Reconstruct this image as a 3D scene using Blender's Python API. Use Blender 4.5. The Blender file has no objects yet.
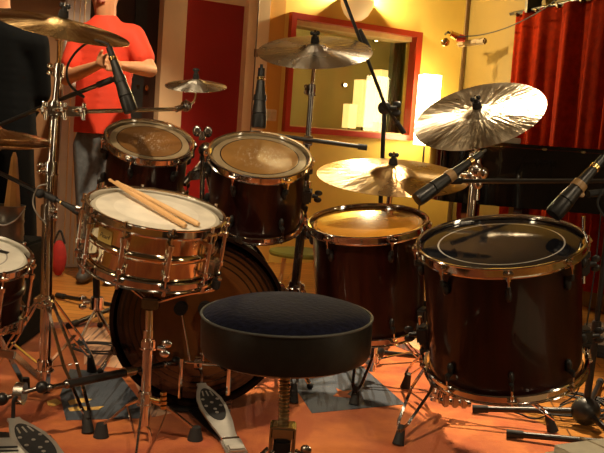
import bpy, bmesh, math, random
from mathutils import Vector, Matrix, Quaternion
random.seed(7)
D = bpy.data
COL = bpy.context.scene.collection
S = bpy.context.scene
PI = math.pi
V = Vector

# ------------------------------------------------------------------ camera
F = 900.0
CAM = V((0, 0, 0.86))
PITCH = math.radians(5.8)
ROLL = math.radians(4.1)
fw = V((0, math.cos(PITCH), -math.sin(PITCH)))
up0 = V((0, math.sin(PITCH), math.cos(PITCH)))
rt0 = V((1, 0, 0))
cU = up0*math.cos(ROLL) - rt0*math.sin(ROLL)
cR = rt0*math.cos(ROLL) + up0*math.sin(ROLL)
cam_d = D.cameras.new('camera'); cam = D.objects.new('camera', cam_d); COL.objects.link(cam)
cam_d.sensor_width = 36; cam_d.lens = F/604*36; cam_d.clip_start = 0.05
m = Matrix((cR, cU, -fw)).transposed().to_4x4(); m.translation = CAM
cam.matrix_world = m
S.camera = cam

# ------------------------------------------------------------------ world, exposure, lights
w = D.worlds.new('world'); S.world = w; w.use_nodes = True
w.node_tree.nodes['Background'].inputs[0].default_value = (1.0, 0.62, 0.3, 1)
w.node_tree.nodes['Background'].inputs[1].default_value = 0.02
S.view_settings.view_transform = 'Standard'; S.view_settings.look = 'None'
S.view_settings.gamma = 1; S.view_settings.exposure = 0.28
S.view_settings.use_curve_mapping = False

def lamp(name, kind, loc, power, col=(1, .62, .28), aim=None, size=.1, spot=None, blend=.4):
    l = D.lights.new(name, kind); l.energy = power; l.color = col
    if kind == 'AREA': l.shape = 'DISK'; l.size = size
    else: l.shadow_soft_size = size
    if spot: l.spot_size = math.radians(spot); l.spot_blend = blend
    o = D.objects.new(name, l); COL.objects.link(o); o.location = loc
    if aim is not None: o.rotation_euler = (V(aim)-V(loc)).to_track_quat('-Z', 'Y').to_euler()
    return o
CEIL = 3.0
WARM = (1, .76, .48)
SPOTS = [((0.85, 4.1, CEIL-.05), 620, (.46, 3.15, 0), 34),
         ((-1.0, .9, CEIL-.05), 225, (-.36, 2.5, .65), 34),
         ((.8, .4, CEIL-.05), 90, (.55, 2.5, .6), 48),
         ((-1.6, 3.2, CEIL-.05), 90, (-.95, 3.0, 0), 44),
         ((-.5, 3.3, CEIL-.05), 300, (-1.12, 4.7, .5), 46)]  # this last spot is added to brighten the people at left
for i, (p, e, a, sp) in enumerate(SPOTS):
    lamp('ceiling_spot_light', 'SPOT', p, e, WARM, a, .05, sp, .6)

# ------------------------------------------------------------------ pixel helpers (turn a sighting into a place)
def ray(px, py):
    return fw + cR*((px-302)/F) - cU*((py-226.5)/F)
def at(px, py, Y):
    d = ray(px, py); return CAM + d*(Y/d.y)
def G(px, py, h=0.0):
    d = ray(px, py); return CAM + d*((h-CAM.z)/d.z)
def onplane(px, py, p0, n):
    d = ray(px, py); return CAM + d*((p0-CAM).dot(n)/d.dot(n))
def axis_for(px, py, slope, ratio):
    d = ray(px, py).normalized()
    r = (cR - d*cR.dot(d)).normalized(); u = r.cross(d).normalized()
    k = math.sqrt(1-ratio*ratio)/math.sqrt(1+slope*slope)
    return (r*(slope*k) + u*k - d*ratio).normalized()
def frame(origin, z, xhint=V((1, 0, 0))):
    z = z.normalized(); x = (xhint - z*xhint.dot(z)).normalized(); y = z.cross(x)
    M = Matrix((x, y, z)).transposed().to_4x4(); M.translation = origin
    return M

# ------------------------------------------------------------------ materials
def nt(name):
    m = D.materials.new(name); m.use_nodes = True
    return m, m.node_tree, m.node_tree.nodes['Principled BSDF']
def N(t, kind, **kw):
    n = t.nodes.new(kind)
    for k, v in kw.items():
        if k in n.inputs.keys(): n.inputs[k].default_value = v
        else: setattr(n, k, v)
    return n
def mixc(t, fac, a, b, blend='MIX'):
    n = t.nodes.new('ShaderNodeMix'); n.data_type = 'RGBA'; n.blend_type = blend
    for s, v in ((0, fac), (6, a), (7, b)):
        if isinstance(v, bpy.types.NodeSocket): t.links.new(v, n.inputs[s])
        elif s == 0: n.inputs[0].default_value = v
        else: n.inputs[s].default_value = (*v, 1)
    return n.outputs[2]
def mathn(t, op, a, b=None, c=None):
    n = t.nodes.new('ShaderNodeMath'); n.operation = op
    for i, v in enumerate((a, b, c)):
        if v is None: continue
        if isinstance(v, bpy.types.NodeSocket): t.links.new(v, n.inputs[i])
        else: n.inputs[i].default_value = v
    return n.outputs[0]
def ramp(t, fac, stops, interp='LINEAR'):
    n = t.nodes.new('ShaderNodeValToRGB'); t.links.new(fac, n.inputs[0]); r = n.color_ramp; r.interpolation = interp
    while len(r.elements) < len(stops): r.elements.new(.5)
    for e, (p, c) in zip(r.elements, stops): e.position = p; e.color = (*c, 1)
    return n.outputs[0]
def mk(name, col, rough=.5, metal=0., amt=.12, scale=20., bump=0., coat=0., sheen=0., stretch=(1, 1, 1), spec=.5, emit=None, es=0, coatr=.03):
    m, t, p = nt(name)
    tc = N(t, 'ShaderNodeTexCoord'); mp = N(t, 'ShaderNodeMapping'); mp.inputs['Scale'].default_value = stretch
    t.links.new(tc.outputs['Object'], mp.inputs[0])
    no = N(t, 'ShaderNodeTexNoise'); no.inputs['Scale'].default_value = scale; no.inputs['Detail'].default_value = 4
    t.links.new(mp.outputs[0], no.inputs['Vector'])
    a = tuple(max(0, c*(1-amt)) for c in col); b = tuple(min(1, c*(1+amt)) for c in col)
    t.links.new(ramp(t, no.outputs[0], [(.3, a), (.7, b)]), p.inputs['Base Color'])
    p.inputs['Metallic'].default_value = metal
    p.inputs['Specular IOR Level'].default_value = spec
    t.links.new(mathn(t, 'MULTIPLY_ADD', no.outputs[0], rough*.5, rough*.75), p.inputs['Roughness'])
    if coat: p.inputs['Coat Weight'].default_value = coat; p.inputs['Coat Roughness'].default_value = coatr
    if sheen: p.inputs['Sheen Weight'].default_value = sheen; p.inputs['Sheen Roughness'].default_value = .4
    if bump:
        bn = N(t, 'ShaderNodeBump'); bn.inputs['Strength'].default_value = bump; bn.inputs['Distance'].default_value = .004
        t.links.new(no.outputs[0], bn.inputs['Height']); t.links.new(bn.outputs[0], p.inputs['Normal'])
    if emit: p.inputs['Emission Color'].default_value = (*emit, 1); p.inputs['Emission Strength'].default_value = es
    return m
chrome = mk('chrome', (.86, .85, .83), .10, 1, .05)
chrome_worn = mk('chrome_worn', (.62, .57, .50), .22, 1, .15)
dark_chrome = mk('dark_chrome', (.28, .26, .24), .25, 1, .15)
brass_m = mk('brass', (.75, .52, .2), .2, 1, .1)
black_metal = mk('black_metal', (.012, .012, .012), .35, 0, .2)
black_rubber = mk('black_rubber', (.012, .012, .012), .75, 0, .2)
black_plastic = mk('black_plastic', (.016, .016, .015), .4, 0, .2)
felt_m = mk('black_felt', (.012, .011, .010), .95, 0, .2, 120, .3)
steel = mk('cast_steel', (.5, .49, .45), .38, .7, .12)
vinyl = mk('black_vinyl', (.010, .010, .008), .42, 0, .2, 60, .12)
velvet = mk('blue_velvet', (.008, .009, .022), .95, 0, .5, 90, .5, sheen=.10, spec=.1)
maple = mk('maple', (.72, .43, .19), .4, 0, .15, 14, stretch=(1, 1, .1))
maple2 = mk('pale_hickory', (.78, .5, .24), .4, 0, .15, 14, stretch=(1, 1, .1))
shell_edge = mk('wood_hoop', (.45, .24, .07), .35, 0, .2, 12, coat=.5)

def lacquer():
    m, t, p = nt('wine_lacquer')
    tc = N(t, 'ShaderNodeTexCoord'); mp = N(t, 'ShaderNodeMapping'); mp.inputs['Scale'].default_value = (14, 14, .8)
    t.links.new(tc.outputs['Object'], mp.inputs[0])
    no = N(t, 'ShaderNodeTexNoise'); no.inputs['Scale'].default_value = 2; no.inputs['Detail'].default_value = 5
    t.links.new(mp.outputs[0], no.inputs['Vector'])
    t.links.new(ramp(t, no.outputs[0], [(.3, (.008, .0012, .0008)), (.7, (.026, .003, .0018))]), p.inputs['Base Color'])
    p.inputs['Roughness'].default_value = .35; p.inputs['Specular IOR Level'].default_value = .25; p.inputs['Coat Weight'].default_value = .7; p.inputs['Coat Roughness'].default_value = .05; p.inputs['Coat IOR'].default_value = 1.4
    return m
wine = lacquer()
snare_metal = mk('polished_shell', (.82, .72, .54), .07, 1, .04)
piano_black = mk('piano_black', (.004, .004, .004), .12, 0, .1, coat=1)

def bronze(name, ca, cb, rough, patch, ray=.8):
    m, t, p = nt(name)
    tc = N(t, 'ShaderNodeTexCoord')
    no = N(t, 'ShaderNodeTexNoise'); no.inputs['Scale'].default_value = patch; no.inputs['Detail'].default_value = 5
    t.links.new(tc.outputs['Object'], no.inputs['Vector'])
    sx = N(t, 'ShaderNodeSeparateXYZ'); t.links.new(tc.outputs['Object'], sx.inputs[0])
    r = mathn(t, 'SQRT', mathn(t, 'ADD', mathn(t, 'MULTIPLY', sx.outputs[0], sx.outputs[0]), mathn(t, 'MULTIPLY', sx.outputs[1], sx.outputs[1])))
    g = mathn(t, 'SINE', mathn(t, 'MULTIPLY', r, 1500.0))
    t.links.new(ramp(t, no.outputs[0], [(.35, ca), (.65, cb)]), p.inputs['Base Color'])
    p.inputs['Metallic'].default_value = 1
    t.links.new(mathn(t, 'MULTIPLY_ADD', no.outputs[0], rough*.8, rough*.6), p.inputs['Roughness'])
    p.inputs['Anisotropic'].default_value = .93; p.inputs['Anisotropic Rotation'].default_value = .25
    ta = N(t, 'ShaderNodeTangent'); ta.direction_type = 'RADIAL'; ta.axis = 'Z'
    t.links.new(ta.outputs[0], p.inputs['Tangent'])
    # turned rays: noise that varies around the disc and hardly along its radius
    nv = N(t, 'ShaderNodeVectorMath'); nv.operation = 'NORMALIZE'; cb2 = N(t, 'ShaderNodeCombineXYZ')
    t.links.new(sx.outputs[0], cb2.inputs[0]); t.links.new(sx.outputs[1], cb2.inputs[1]); t.links.new(cb2.outputs[0], nv.inputs[0])
    a2 = N(t, 'ShaderNodeVectorMath'); a2.operation = 'SCALE'; a2.inputs['Scale'].default_value = 1.0; t.links.new(nv.outputs[0], a2.inputs[0])
    a3 = N(t, 'ShaderNodeVectorMath'); a3.operation = 'ADD'; t.links.new(a2.outputs[0], a3.inputs[0])
    a4 = N(t, 'ShaderNodeVectorMath'); a4.operation = 'SCALE'; a4.inputs['Scale'].default_value = 2.2; t.links.new(cb2.outputs[0], a4.inputs[0]); t.links.new(a4.outputs[0], a3.inputs[1])
    n2 = N(t, 'ShaderNodeTexNoise'); n2.inputs['Scale'].default_value = 5; n2.inputs['Detail'].default_value = 4; t.links.new(a3.outputs[0], n2.inputs['Vector'])
    n3 = N(t, 'ShaderNodeTexNoise'); n3.inputs['Scale'].default_value = 30; t.links.new(tc.outputs['Object'], n3.inputs['Vector'])
    h = mathn(t, 'ADD', mathn(t, 'MULTIPLY', n2.outputs[0], ray), mathn(t, 'MULTIPLY', n3.outputs[0], .12))
    h = mathn(t, 'ADD', h, mathn(t, 'MULTIPLY', g, .01))
    b = N(t, 'ShaderNodeBump'); b.inputs['Strength'].default_value = .6; b.inputs['Distance'].default_value = .004
    t.links.new(h, b.inputs['Height']); t.links.new(b.outputs[0], p.inputs['Normal'])
    return m
bronze_gold = bronze('bronze_gold', (.62, .38, .14), (.80, .56, .26), .24, 9, 1.8)
bronze_pale = bronze('bronze_pale', (.70, .66, .56), (.88, .85, .76), .26, 7)
bronze_hazy = bronze('bronze_hazy', (.42, .35, .23), (.66, .58, .44), .32, 11, 1.5)
bronze_ride = bronze('bronze_ride', (.30, .19, .08), (.48, .33, .15), .30, 10)

def head_mat(name, R, rings, rough=.25, scratch=0., coat=0., metal=0):
    """rings: (r fraction, colour) hard edged bands"""
    m, t, p = nt(name)
    tc = N(t, 'ShaderNodeTexCoord'); sx = N(t, 'ShaderNodeSeparateXYZ'); t.links.new(tc.outputs['Object'], sx.inputs[0])
    r = mathn(t, 'SQRT', mathn(t, 'ADD', mathn(t, 'MULTIPLY', sx.outputs[0], sx.outputs[0]), mathn(t, 'MULTIPLY', sx.outputs[1], sx.outputs[1])))
    f = mathn(t, 'DIVIDE', r, R)
    c = ramp(t, f, rings, 'CONSTANT')
    no = N(t, 'ShaderNodeTexNoise'); no.inputs['Scale'].default_value = 14; no.inputs['Detail'].default_value = 6
    t.links.new(tc.outputs['Object'], no.inputs['Vector'])
    c = mixc(t, .35, c, ramp(t, no.outputs[0], [(.3, (.3, .3, .3)), (.7, (1, 1, 1))]), 'MULTIPLY')
    if scratch:
        mp = N(t, 'ShaderNodeMapping'); mp.inputs['Scale'].default_value = (1, .35, 1); mp.inputs['Rotation'].default_value = (0, 0, .6)
        t.links.new(tc.outputs['Object'], mp.inputs[0])
        n2 = N(t, 'ShaderNodeTexNoise'); n2.inputs['Scale'].default_value = 120; n2.inputs['Detail'].default_value = 6; n2.inputs['Roughness'].default_value = .8
        t.links.new(mp.outputs[0], n2.inputs['Vector'])
        near = ramp(t, f, [(0.1, (1, 1, 1)), (.62, (0, 0, 0))])
        k = mathn(t, 'MULTIPLY', ramp(t, n2.outputs[0], [(.52, (0, 0, 0)), (.66, (1, 1, 1))]), near)
        c = mixc(t, mathn(t, 'MULTIPLY', k, scratch), c, (.75, .70, .6))
    t.links.new(c, p.inputs['Base Color']); p.inputs['Roughness'].default_value = rough
    if coat: p.inputs['Coat Weight'].default_value = coat; p.inputs['Coat Roughness'].default_value = .08
    return m
# ------------------------------------------------------------------ mesh helpers
def nbm(): return bmesh.new()
def link(name, bm, mat, parent=None, smooth=True, M=None):
    bmesh.ops.recalc_face_normals(bm, faces=bm.faces)
    if M is not None: bm.transform(M)
    me = D.meshes.new(name); bm.to_mesh(me); bm.free()
    mats = mat if isinstance(mat, (list, tuple)) else [mat]
    for x in mats: me.materials.append(x)
    if smooth:
        for f in me.polygons: f.use_smooth = True
        try: me.set_sharp_from_angle(angle=math.radians(38))
        except Exception: pass
    o = D.objects.new(name, me); COL.objects.link(o)
    if parent: o.parent = parent
    return o
def empty(name, M, label, cat, group=None):
    o = D.objects.new(name, None); COL.objects.link(o); o.empty_display_size = .05
    if isinstance(M, Matrix): o.matrix_world = M
    else: o.location = M
    o['label'] = label; o['category'] = cat
    if group: o['group'] = group
    return o
def tag(o, label, cat, group=None):
    o['label'] = label; o['category'] = cat
    if group: o['group'] = group
    return o
def struct(o): o['kind'] = 'structure'; return o
def box(bm, c, s, M=None, mi=0):
    c = V(c); s = V(s)/2
    vs = []
    for z in (-1, 1):
        for (x, y) in ((-1, -1), (1, -1), (1, 1), (-1, 1)):
            p = V((c.x+x*s.x, c.y+y*s.y, c.z+z*s.z))
            vs.append(bm.verts.new(M @ p if M else p))
    for q in ((3, 2, 1, 0), (4, 5, 6, 7), (0, 1, 5, 4), (1, 2, 6, 5), (2, 3, 7, 6), (3, 0, 4, 7)):
        f = bm.faces.new([vs[i] for i in q]); f.material_index = mi
def rbox(bm, c, s, M=None, b=.004):
    """bevelled box"""
    t = bmesh.new(); box(t, c, s)
    bmesh.ops.bevel(t, geom=list(t.edges), offset=b, segments=2, affect='EDGES')
    me = D.meshes.new('t'); t.to_mesh(me); t.free()
    if M: me.transform(M)
    bm.from_mesh(me); D.meshes.remove(me)
def obox(bm, p0, p1, wdt, thk, side=V((0, 0, 1))):
    """bar from p0 to p1, width along side x dir"""
    p0 = V(p0); p1 = V(p1); d = p1-p0; L = d.length
    M = frame((p0+p1)/2, d, side)
    rbox(bm, (0, 0, 0), (wdt, thk, L), M, min(wdt, thk)*.25)
def tube(bm, p0, p1, r0, r1=None, seg=14, cap=True):
    p0 = V(p0); p1 = V(p1)
    if r1 is None: r1 = r0
    d = p1-p0
    if d.length < 1e-6: return
    M = frame(p0, d, V((1, .13, .07)) if abs(d.normalized().x) < .9 else V((0, 1, .1)))
    lathe(bm, [(0, 0), (r0, 0), (r1, d.length), (0, d.length)] if cap else [(r0, 0), (r1, d.length)], seg, M)
def lathe(bm, prof, seg=32, M=None, a0=0., a1=2*PI, mi=0):
    rows = []
    full = abs(a1-a0-2*PI) < 1e-6
    n = seg if full else seg+1
    for r, z in prof:
        if r < 1e-7:
            p = V((0, 0, z)); v = bm.verts.new(M @ p if M else p); rows.append([v]*n)
        else:
            row = []
            for i in range(n):
                a = a0+(a1-a0)*i/seg
                p = V((r*math.cos(a), r*math.sin(a), z)); row.append(bm.verts.new(M @ p if M else p))
            rows.append(row)
    for a, b in zip(rows, rows[1:]):
        for i in range(seg):
            j = (i+1) % n
            q = []
            for v in (a[i], a[j], b[j], b[i]):
                if v not in q: q.append(v)
            if len(q) > 2:
                try: f = bm.faces.new(q); f.material_index = mi
                except ValueError: pass
def smoothpath(pts, n=8):
    pts = [V(p) for p in pts]; out = []
    P = [pts[0]*2-pts[1]] + pts + [pts[-1]*2-pts[-2]]
    for i in range(1, len(P)-2):
        for k in range(n):
            t = k/n; a, b, c, d = P[i-1], P[i], P[i+1], P[i+2]
            out.append(.5*((2*b)+(c-a)*t+(2*a-5*b+4*c-d)*t*t+(3*b-a-3*c+d)*t**3))
    out.append(pts[-1]); return out
def path(bm, pts, r, seg=8, n=6, smooth=True):
    pts = smoothpath(pts, n) if smooth and len(pts) > 2 else [V(p) for p in pts]
    rows = []; x = None
    for i, p in enumerate(pts):
        d = (pts[min(i+1, len(pts)-1)]-pts[max(i-1, 0)])
        if d.length < 1e-9: d = V((0, 0, 1))
        d.normalize()
        if x is None: x = d.orthogonal().normalized()
        x = x-d*x.dot(d)
        if x.length < 1e-6: x = d.orthogonal()
        x.normalize(); y = d.cross(x)
        rr = r(i/(len(pts)-1)) if callable(r) else r
        rows.append([bm.verts.new(p+(x*math.cos(a)+y*math.sin(a))*rr) for a in [2*PI*k/seg for k in range(seg)]])
    for a, b in zip(rows, rows[1:]):
        for k in range(seg): bm.faces.new((a[k], a[(k+1) % seg], b[(k+1) % seg], b[k]))
    bm.faces.new(rows[0][::-1]); bm.faces.new(rows[-1])
def ball(bm, c, r, sc=(1, 1, 1), seg=16, M=None):
    T = Matrix.Translation(V(c)) @ Matrix.Diagonal((*sc, 1))
    if M: T = M @ T
    bmesh.ops.create_uvsphere(bm, u_segments=seg, v_segments=max(6, seg//2), radius=r, matrix=T)
def prism(bm, poly, z0, z1, M=None, mi=0):
    a = [bm.verts.new((M @ V((x, y, z0))) if M else V((x, y, z0))) for x, y in poly]
    b = [bm.verts.new((M @ V((x, y, z1))) if M else V((x, y, z1))) for x, y in poly]
    n = len(poly)
    for i in range(n):
        f = bm.faces.new((a[i], a[(i+1) % n], b[(i+1) % n], b[i])); f.material_index = mi
    f = bm.faces.new(a[::-1]); f.material_index = mi
    f = bm.faces.new(b); f.material_index = mi
def wing(bm, p, axis, side, s=1.0):
    """a wing screw: hub and two lobes"""
    p = V(p); axis = V(axis).normalized(); side = V(side).normalized()
    tube(bm, p, p+axis*.014*s, .0055*s, seg=10)
    for k in (-1, 1):
        M = frame(p+axis*.014*s+side*k*.009*s, axis.cross(side), axis)
        ball(bm, (0, 0, 0), .0095*s, (1, .8, .3), 10, M)

# ================================================================== THE ROOM
K = 1.08
WO = V((-1.34, 5.2, 0)); WU = V((1.54, 1, 0)).normalized(); WN = V((-1, 1.54, 0)).normalized()   # WN points away from the room
WM = Matrix((WU, WN, V((0, 0, 1)))).transposed().to_4x4(); WM.translation = WO
def W(px, py):
    p = onplane(px, py, WO, WN)-WO; return p.dot(WU), p.z
SC = (onplane(467, 40, WO, WN)-WO).dot(WU)
CORN = WO + WU*SC
_q = at(512, 60, 5.95); _q = V((_q.x+.10, _q.y, 0))
RU = (_q-V((CORN.x, CORN.y, 0))).normalized(); RN = V((-RU.y, RU.x, 0))
RM = Matrix((RU, RN, V((0, 0, 1)))).transposed().to_4x4(); RM.translation = CORN
def Wr(px, py, off=0):
    p = onplane(px, py, CORN-RN*off, RN)-CORN; return p.dot(RU), p.z
def wall_paint(name, col, b=.15):
    return mk(name, col, .75, 0, .05, 5, b)
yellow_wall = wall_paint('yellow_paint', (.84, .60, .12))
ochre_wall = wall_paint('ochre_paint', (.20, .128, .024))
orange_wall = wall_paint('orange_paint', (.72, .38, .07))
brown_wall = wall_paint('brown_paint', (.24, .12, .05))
cream = mk('cream_paint', (.80, .60, .36), .6, 0, .05, 8)
pale_cream = mk('grey_white_paint', (.80, .78, .74), .5, 0, .08, 8)
redpanel = mk('red_panel', (.30, .008, .006), .5, 0, .08, 6, coat=.1)
red_frame_m = mk('red_frame_paint', (.42, .028, .008), .35, 0, .1, 10, coat=.4)
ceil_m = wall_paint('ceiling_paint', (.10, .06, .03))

# ---- floor: parquet boards
def floor_mat():
    m, t, p = nt('parquet')
    tc = N(t, 'ShaderNodeTexCoord'); mp = N(t, 'ShaderNodeMapping'); mp.inputs['Rotation'].default_value = (0, 0, .1)
    t.links.new(tc.outputs['Object'], mp.inputs[0])
    br = N(t, 'ShaderNodeTexBrick'); br.inputs['Scale'].default_value = 1.0
    br.inputs['Color1'].default_value = (.62, .27, .055, 1); br.inputs['Color2'].default_value = (.48, .18, .035, 1); br.inputs['Mortar'].default_value = (.12, .04, .01, 1)
    br.inputs['Mortar Size'].default_value = .003; br.inputs['Brick Width'].default_value = .6; br.inputs['Row Height'].default_value = .075
    t.links.new(mp.outputs[0], br.inputs['Vector'])
    no = N(t, 'ShaderNodeTexNoise'); m2 = N(t, 'ShaderNodeMapping'); m2.inputs['Scale'].default_value = (2, 30, 1)
    t.links.new(tc.outputs['Object'], m2.inputs[0]); t.links.new(m2.outputs[0], no.inputs['Vector']); no.inputs['Scale'].default_value = 3
    c = mixc(t, .35, br.outputs[0], ramp(t, no.outputs[0], [(.3, (.45, .45, .45)), (.7, (1, 1, 1))]), 'MULTIPLY')
    t.links.new(c, p.inputs['Base Color']); p.inputs['Roughness'].default_value = .3
    return m
bm = nbm(); box(bm, (.4, 3, -.034), (9, 10.5, .06)); struct(link('floor', bm, floor_mat(), smooth=False))
bm = nbm(); box(bm, (.4, 3, CEIL+.03), (9, 10.5, .06)); struct(link('ceiling', bm, ceil_m, smooth=False))

def wrect(name, mat, s0, s1, z0, z1, t0=0, t1=.1, M=WM, st=True, parent=None):
    bm = nbm(); box(bm, ((s0+s1)/2, (t0+t1)/2, (z0+z1)/2), (s1-s0, t1-t0, z1-z0), M)
    o = link(name, bm, mat, parent, smooth=False)
    if st: struct(o)
    return o
# key positions along the back wall, read where things sit at mid height
sA0 = W(57, 200)[0]; sA1 = W(80, 200)[0]       # pale casing
sB1 = W(160, 60)[0]                            # right side of the dark door
sC1 = W(183, 60)[0]                            # cream stile, then the red panel
sD1 = W(244.5, 60)[0]
sE1 = W(266, 60)[0]                            # cream strip ends, orange wall
w0s, w0z = W(290, 10); w1s, w1z = W(281, 129); w2s, w2z = W(411, 143); w3s, w3z = W(419, 35)
sw0 = (w0s+w1s)/2; sw1 = (w2s+w3s)/2; zw0 = (w1z+w2z)/2; zw1 = (w0z+w3z)/2
zdt = W(248, 6)[1]
print('WINDOW', sw0, sw1, zw0, zw1, 'door top', zdt, 'corner px s', SC)
DT = max(zdt, 1.75)
# wall pieces
bm = nbm()
box(bm, ((-2.6+sA0)/2, .06, CEIL/2), (sA0+2.6, .12, CEIL), WM, 0)
box(bm, ((sA1+sB1)/2, .06, (2.15+CEIL)/2), (sB1-sA1, .12, CEIL-2.15), WM, 0)
box(bm, ((sC1+sD1)/2, .06, (2.15+CEIL)/2), (sE1-sC1+.1, .12, CEIL-2.15), WM, 0)
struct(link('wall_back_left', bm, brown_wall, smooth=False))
bm = nbm()
sO = sw0 + .02
box(bm, ((sE1+sO)/2, .06, CEIL/2), (sO-sE1, .12, CEIL), WM, 0)
box(bm, ((sO+sw1-.02)/2, .06, zw0/2), (sw1-.02-sO, .12, zw0+.02), WM, 0)
box(bm, ((sO+sw1-.02)/2, .06, (zw1+CEIL)/2-.01), (sw1-.02-sO, .12, CEIL-zw1+.02), WM, 0)
box(bm, ((sw1-.02+SC+.1)/2, .06, CEIL/2), (SC+.1-sw1+.02, .12, CEIL), WM, 0)
struct(link('wall_back_right', bm, yellow_wall, smooth=False))
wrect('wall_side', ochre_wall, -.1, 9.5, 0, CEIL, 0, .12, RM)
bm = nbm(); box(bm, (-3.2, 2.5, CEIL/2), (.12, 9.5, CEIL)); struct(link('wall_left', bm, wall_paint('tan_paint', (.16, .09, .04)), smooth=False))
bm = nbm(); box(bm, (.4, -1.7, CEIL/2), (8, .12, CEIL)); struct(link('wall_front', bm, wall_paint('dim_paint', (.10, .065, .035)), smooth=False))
wrect('wall_corner_shade', mk('corner_shade_brown', (.16, .09, .03), .6), SC-.04, SC-.015, 0, CEIL-.01, -.012, 0)  # thin brown strip added for the shadow line in the wall corner
# the cream casings and door leaves
wrect('trim_1', pale_cream, sA0, sA1, 0, CEIL, -.03, .10)
bm = nbm()
for k in (.3, .55, .75): tube(bm, WM @ V((sA0+(sA1-sA0)*k, -.032, 0.02)), WM @ V((sA0+(sA1-sA0)*k, -.032, CEIL-.02)), .004, seg=6)
struct(link('trim_2', bm, cream))
wrect('trim_3', cream, sB1, sC1, 0, CEIL-.01, -.02, .10)
door_dark = mk('dark_brown_gloss', (.030, .010, .006), .3, 0, .4, 3, coat=.3)
d1 = D.objects.new('door_1', None); COL.objects.link(d1); d1.matrix_world = WM @ Matrix.Translation(((sA1+sB1)/2, .05, 0)); struct(d1)
def loc_door(bm): return bm
hw = (sB1-sA1)/2
bm = nbm(); box(bm, (0, .02, 1.08), (hw*2, .04, 2.14)); link('door_leaf', bm, door_dark, d1, smooth=False)
bm = nbm(); box(bm, (hw-.12, -.01, 1.0), (.07, .02, 2.0)); link('door_stile', bm, black_plastic, d1, smooth=False)
bm = nbm(); s0, z0 = W(140, 87); rbox(bm, (s0-(sA1+sB1)/2, -.01, z0), (.03, .02, .035)); link('lock_plate', bm, brass_m, d1)
bm = nbm(); s0, z0 = W(148, 88); rbox(bm, (s0-(sA1+sB1)/2, -.02, z0), (.02, .03, .03)); link('door_handle', bm, brass_m, d1)
d2 = D.objects.new('door_2', None); COL.objects.link(d2); d2.matrix_world = WM @ Matrix.Translation(((sC1+sD1)/2, .03, 0)); struct(d2)
hw = (sD1-sC1)/2
bm = nbm(); box(bm, (0, .03, zdt/2), (hw*2, .03, zdt)); link('door_panel', bm, redpanel, d2, smooth=False)
bm = nbm(); box(bm, (0, .02, (zdt+2.15)/2), (hw*2, .05, 2.15-zdt)); link('door_rail', bm, cream, d2, smooth=False)
wrect('trim_4', cream, sD1, sE1, 0, CEIL-.01, -.015, .10)
bm = nbm(); sj = W(254.5, 50)[0]; tube(bm, WM @ V((sj, -.017, .02)), WM @ V((sj, -.017, 2.4)), .004, seg=6)
box(bm, (sj, -.025, W(253, 53)[1]), (.02, .02, .05), WM); struct(link('trim_5', bm, mk('brown_joint', (.16, .09, .04), .6)))
bm = nbm(); s_o = W(282, 60)[0]; box(bm, ((sE1+s_o)/2, -.002, CEIL/2), (s_o-sE1, .004, CEIL-.02), WM); struct(link('wall_orange_strip', bm, orange_wall, smooth=False))
# light switch
s0, z0 = W(270, 115)
bm = nbm(); rbox(bm, (0, -.006, 0), (.085, .012, .075)); o = link('light_switch', bm, mk('ivory_plastic', (.75, .6, .35), .4), M=WM @ Matrix.Translation((s0, -.004, z0)))
tag(o, 'ivory double light switch on the orange wall beside the studio window', 'light switch')
bm = nbm(); 
for k in (-1, 1): rbox(bm, (k*.018, -.014, 0), (.03, .006, .045), WM @ Matrix.Translation((s0, -.004, z0)), .001)
c = link('rocker', bm, mk('ivory_rocker', (.68, .54, .3), .3), o)
# window_1: red frame, reveal, glass, the room behind it
wn = D.objects.new('window_1', None); COL.objects.link(wn); wn.matrix_world = WM @ Matrix.Translation(((sw0+sw1)/2, 0, zw0)); struct(wn)
ww = (sw1-sw0)/2; wh = zw1-zw0; fb = .038
bm = nbm()
for (x0, x1, z0, z1) in ((-ww, ww, 0, fb), (-ww, ww, wh-fb, wh), (-ww, -ww+fb, fb, wh-fb), (ww-fb*1.3, ww, fb, wh-fb)):
    box(bm, ((x0+x1)/2, .0, (z0+z1)/2), (x1-x0, .08, z1-z0))
link('window_frame', bm, red_frame_m, wn, smooth=False)
bm = nbm()
for (x0, x1, z0, z1) in ((-ww+fb, ww-fb, wh-fb-.03, wh-fb), (-ww+fb, ww-fb, fb-.005, fb+.01), (-ww+fb, -ww+fb+.01, fb, wh-fb)):
    box(bm, ((x0+x1)/2, .12, (z0+z1)/2), (x1-x0, .20, z1-z0))
link('reveal', bm, mk('reveal_paint', (.55, .38, .14), .6), wn, smooth=False)
gm, gt, gp = nt('window_glass'); gp.inputs['Transmission Weight'].default_value = 1; gp.inputs['Roughness'].default_value = 0.02; gp.inputs['Base Color'].default_value = (.95, .95, .85, 1); gp.inputs['IOR'].default_value = 1.45
bm = nbm(); box(bm, (0, .09, wh/2), (ww*2-fb*2, .008, wh-fb*2)); link('pane', bm, gm, wn, smooth=False)
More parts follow.
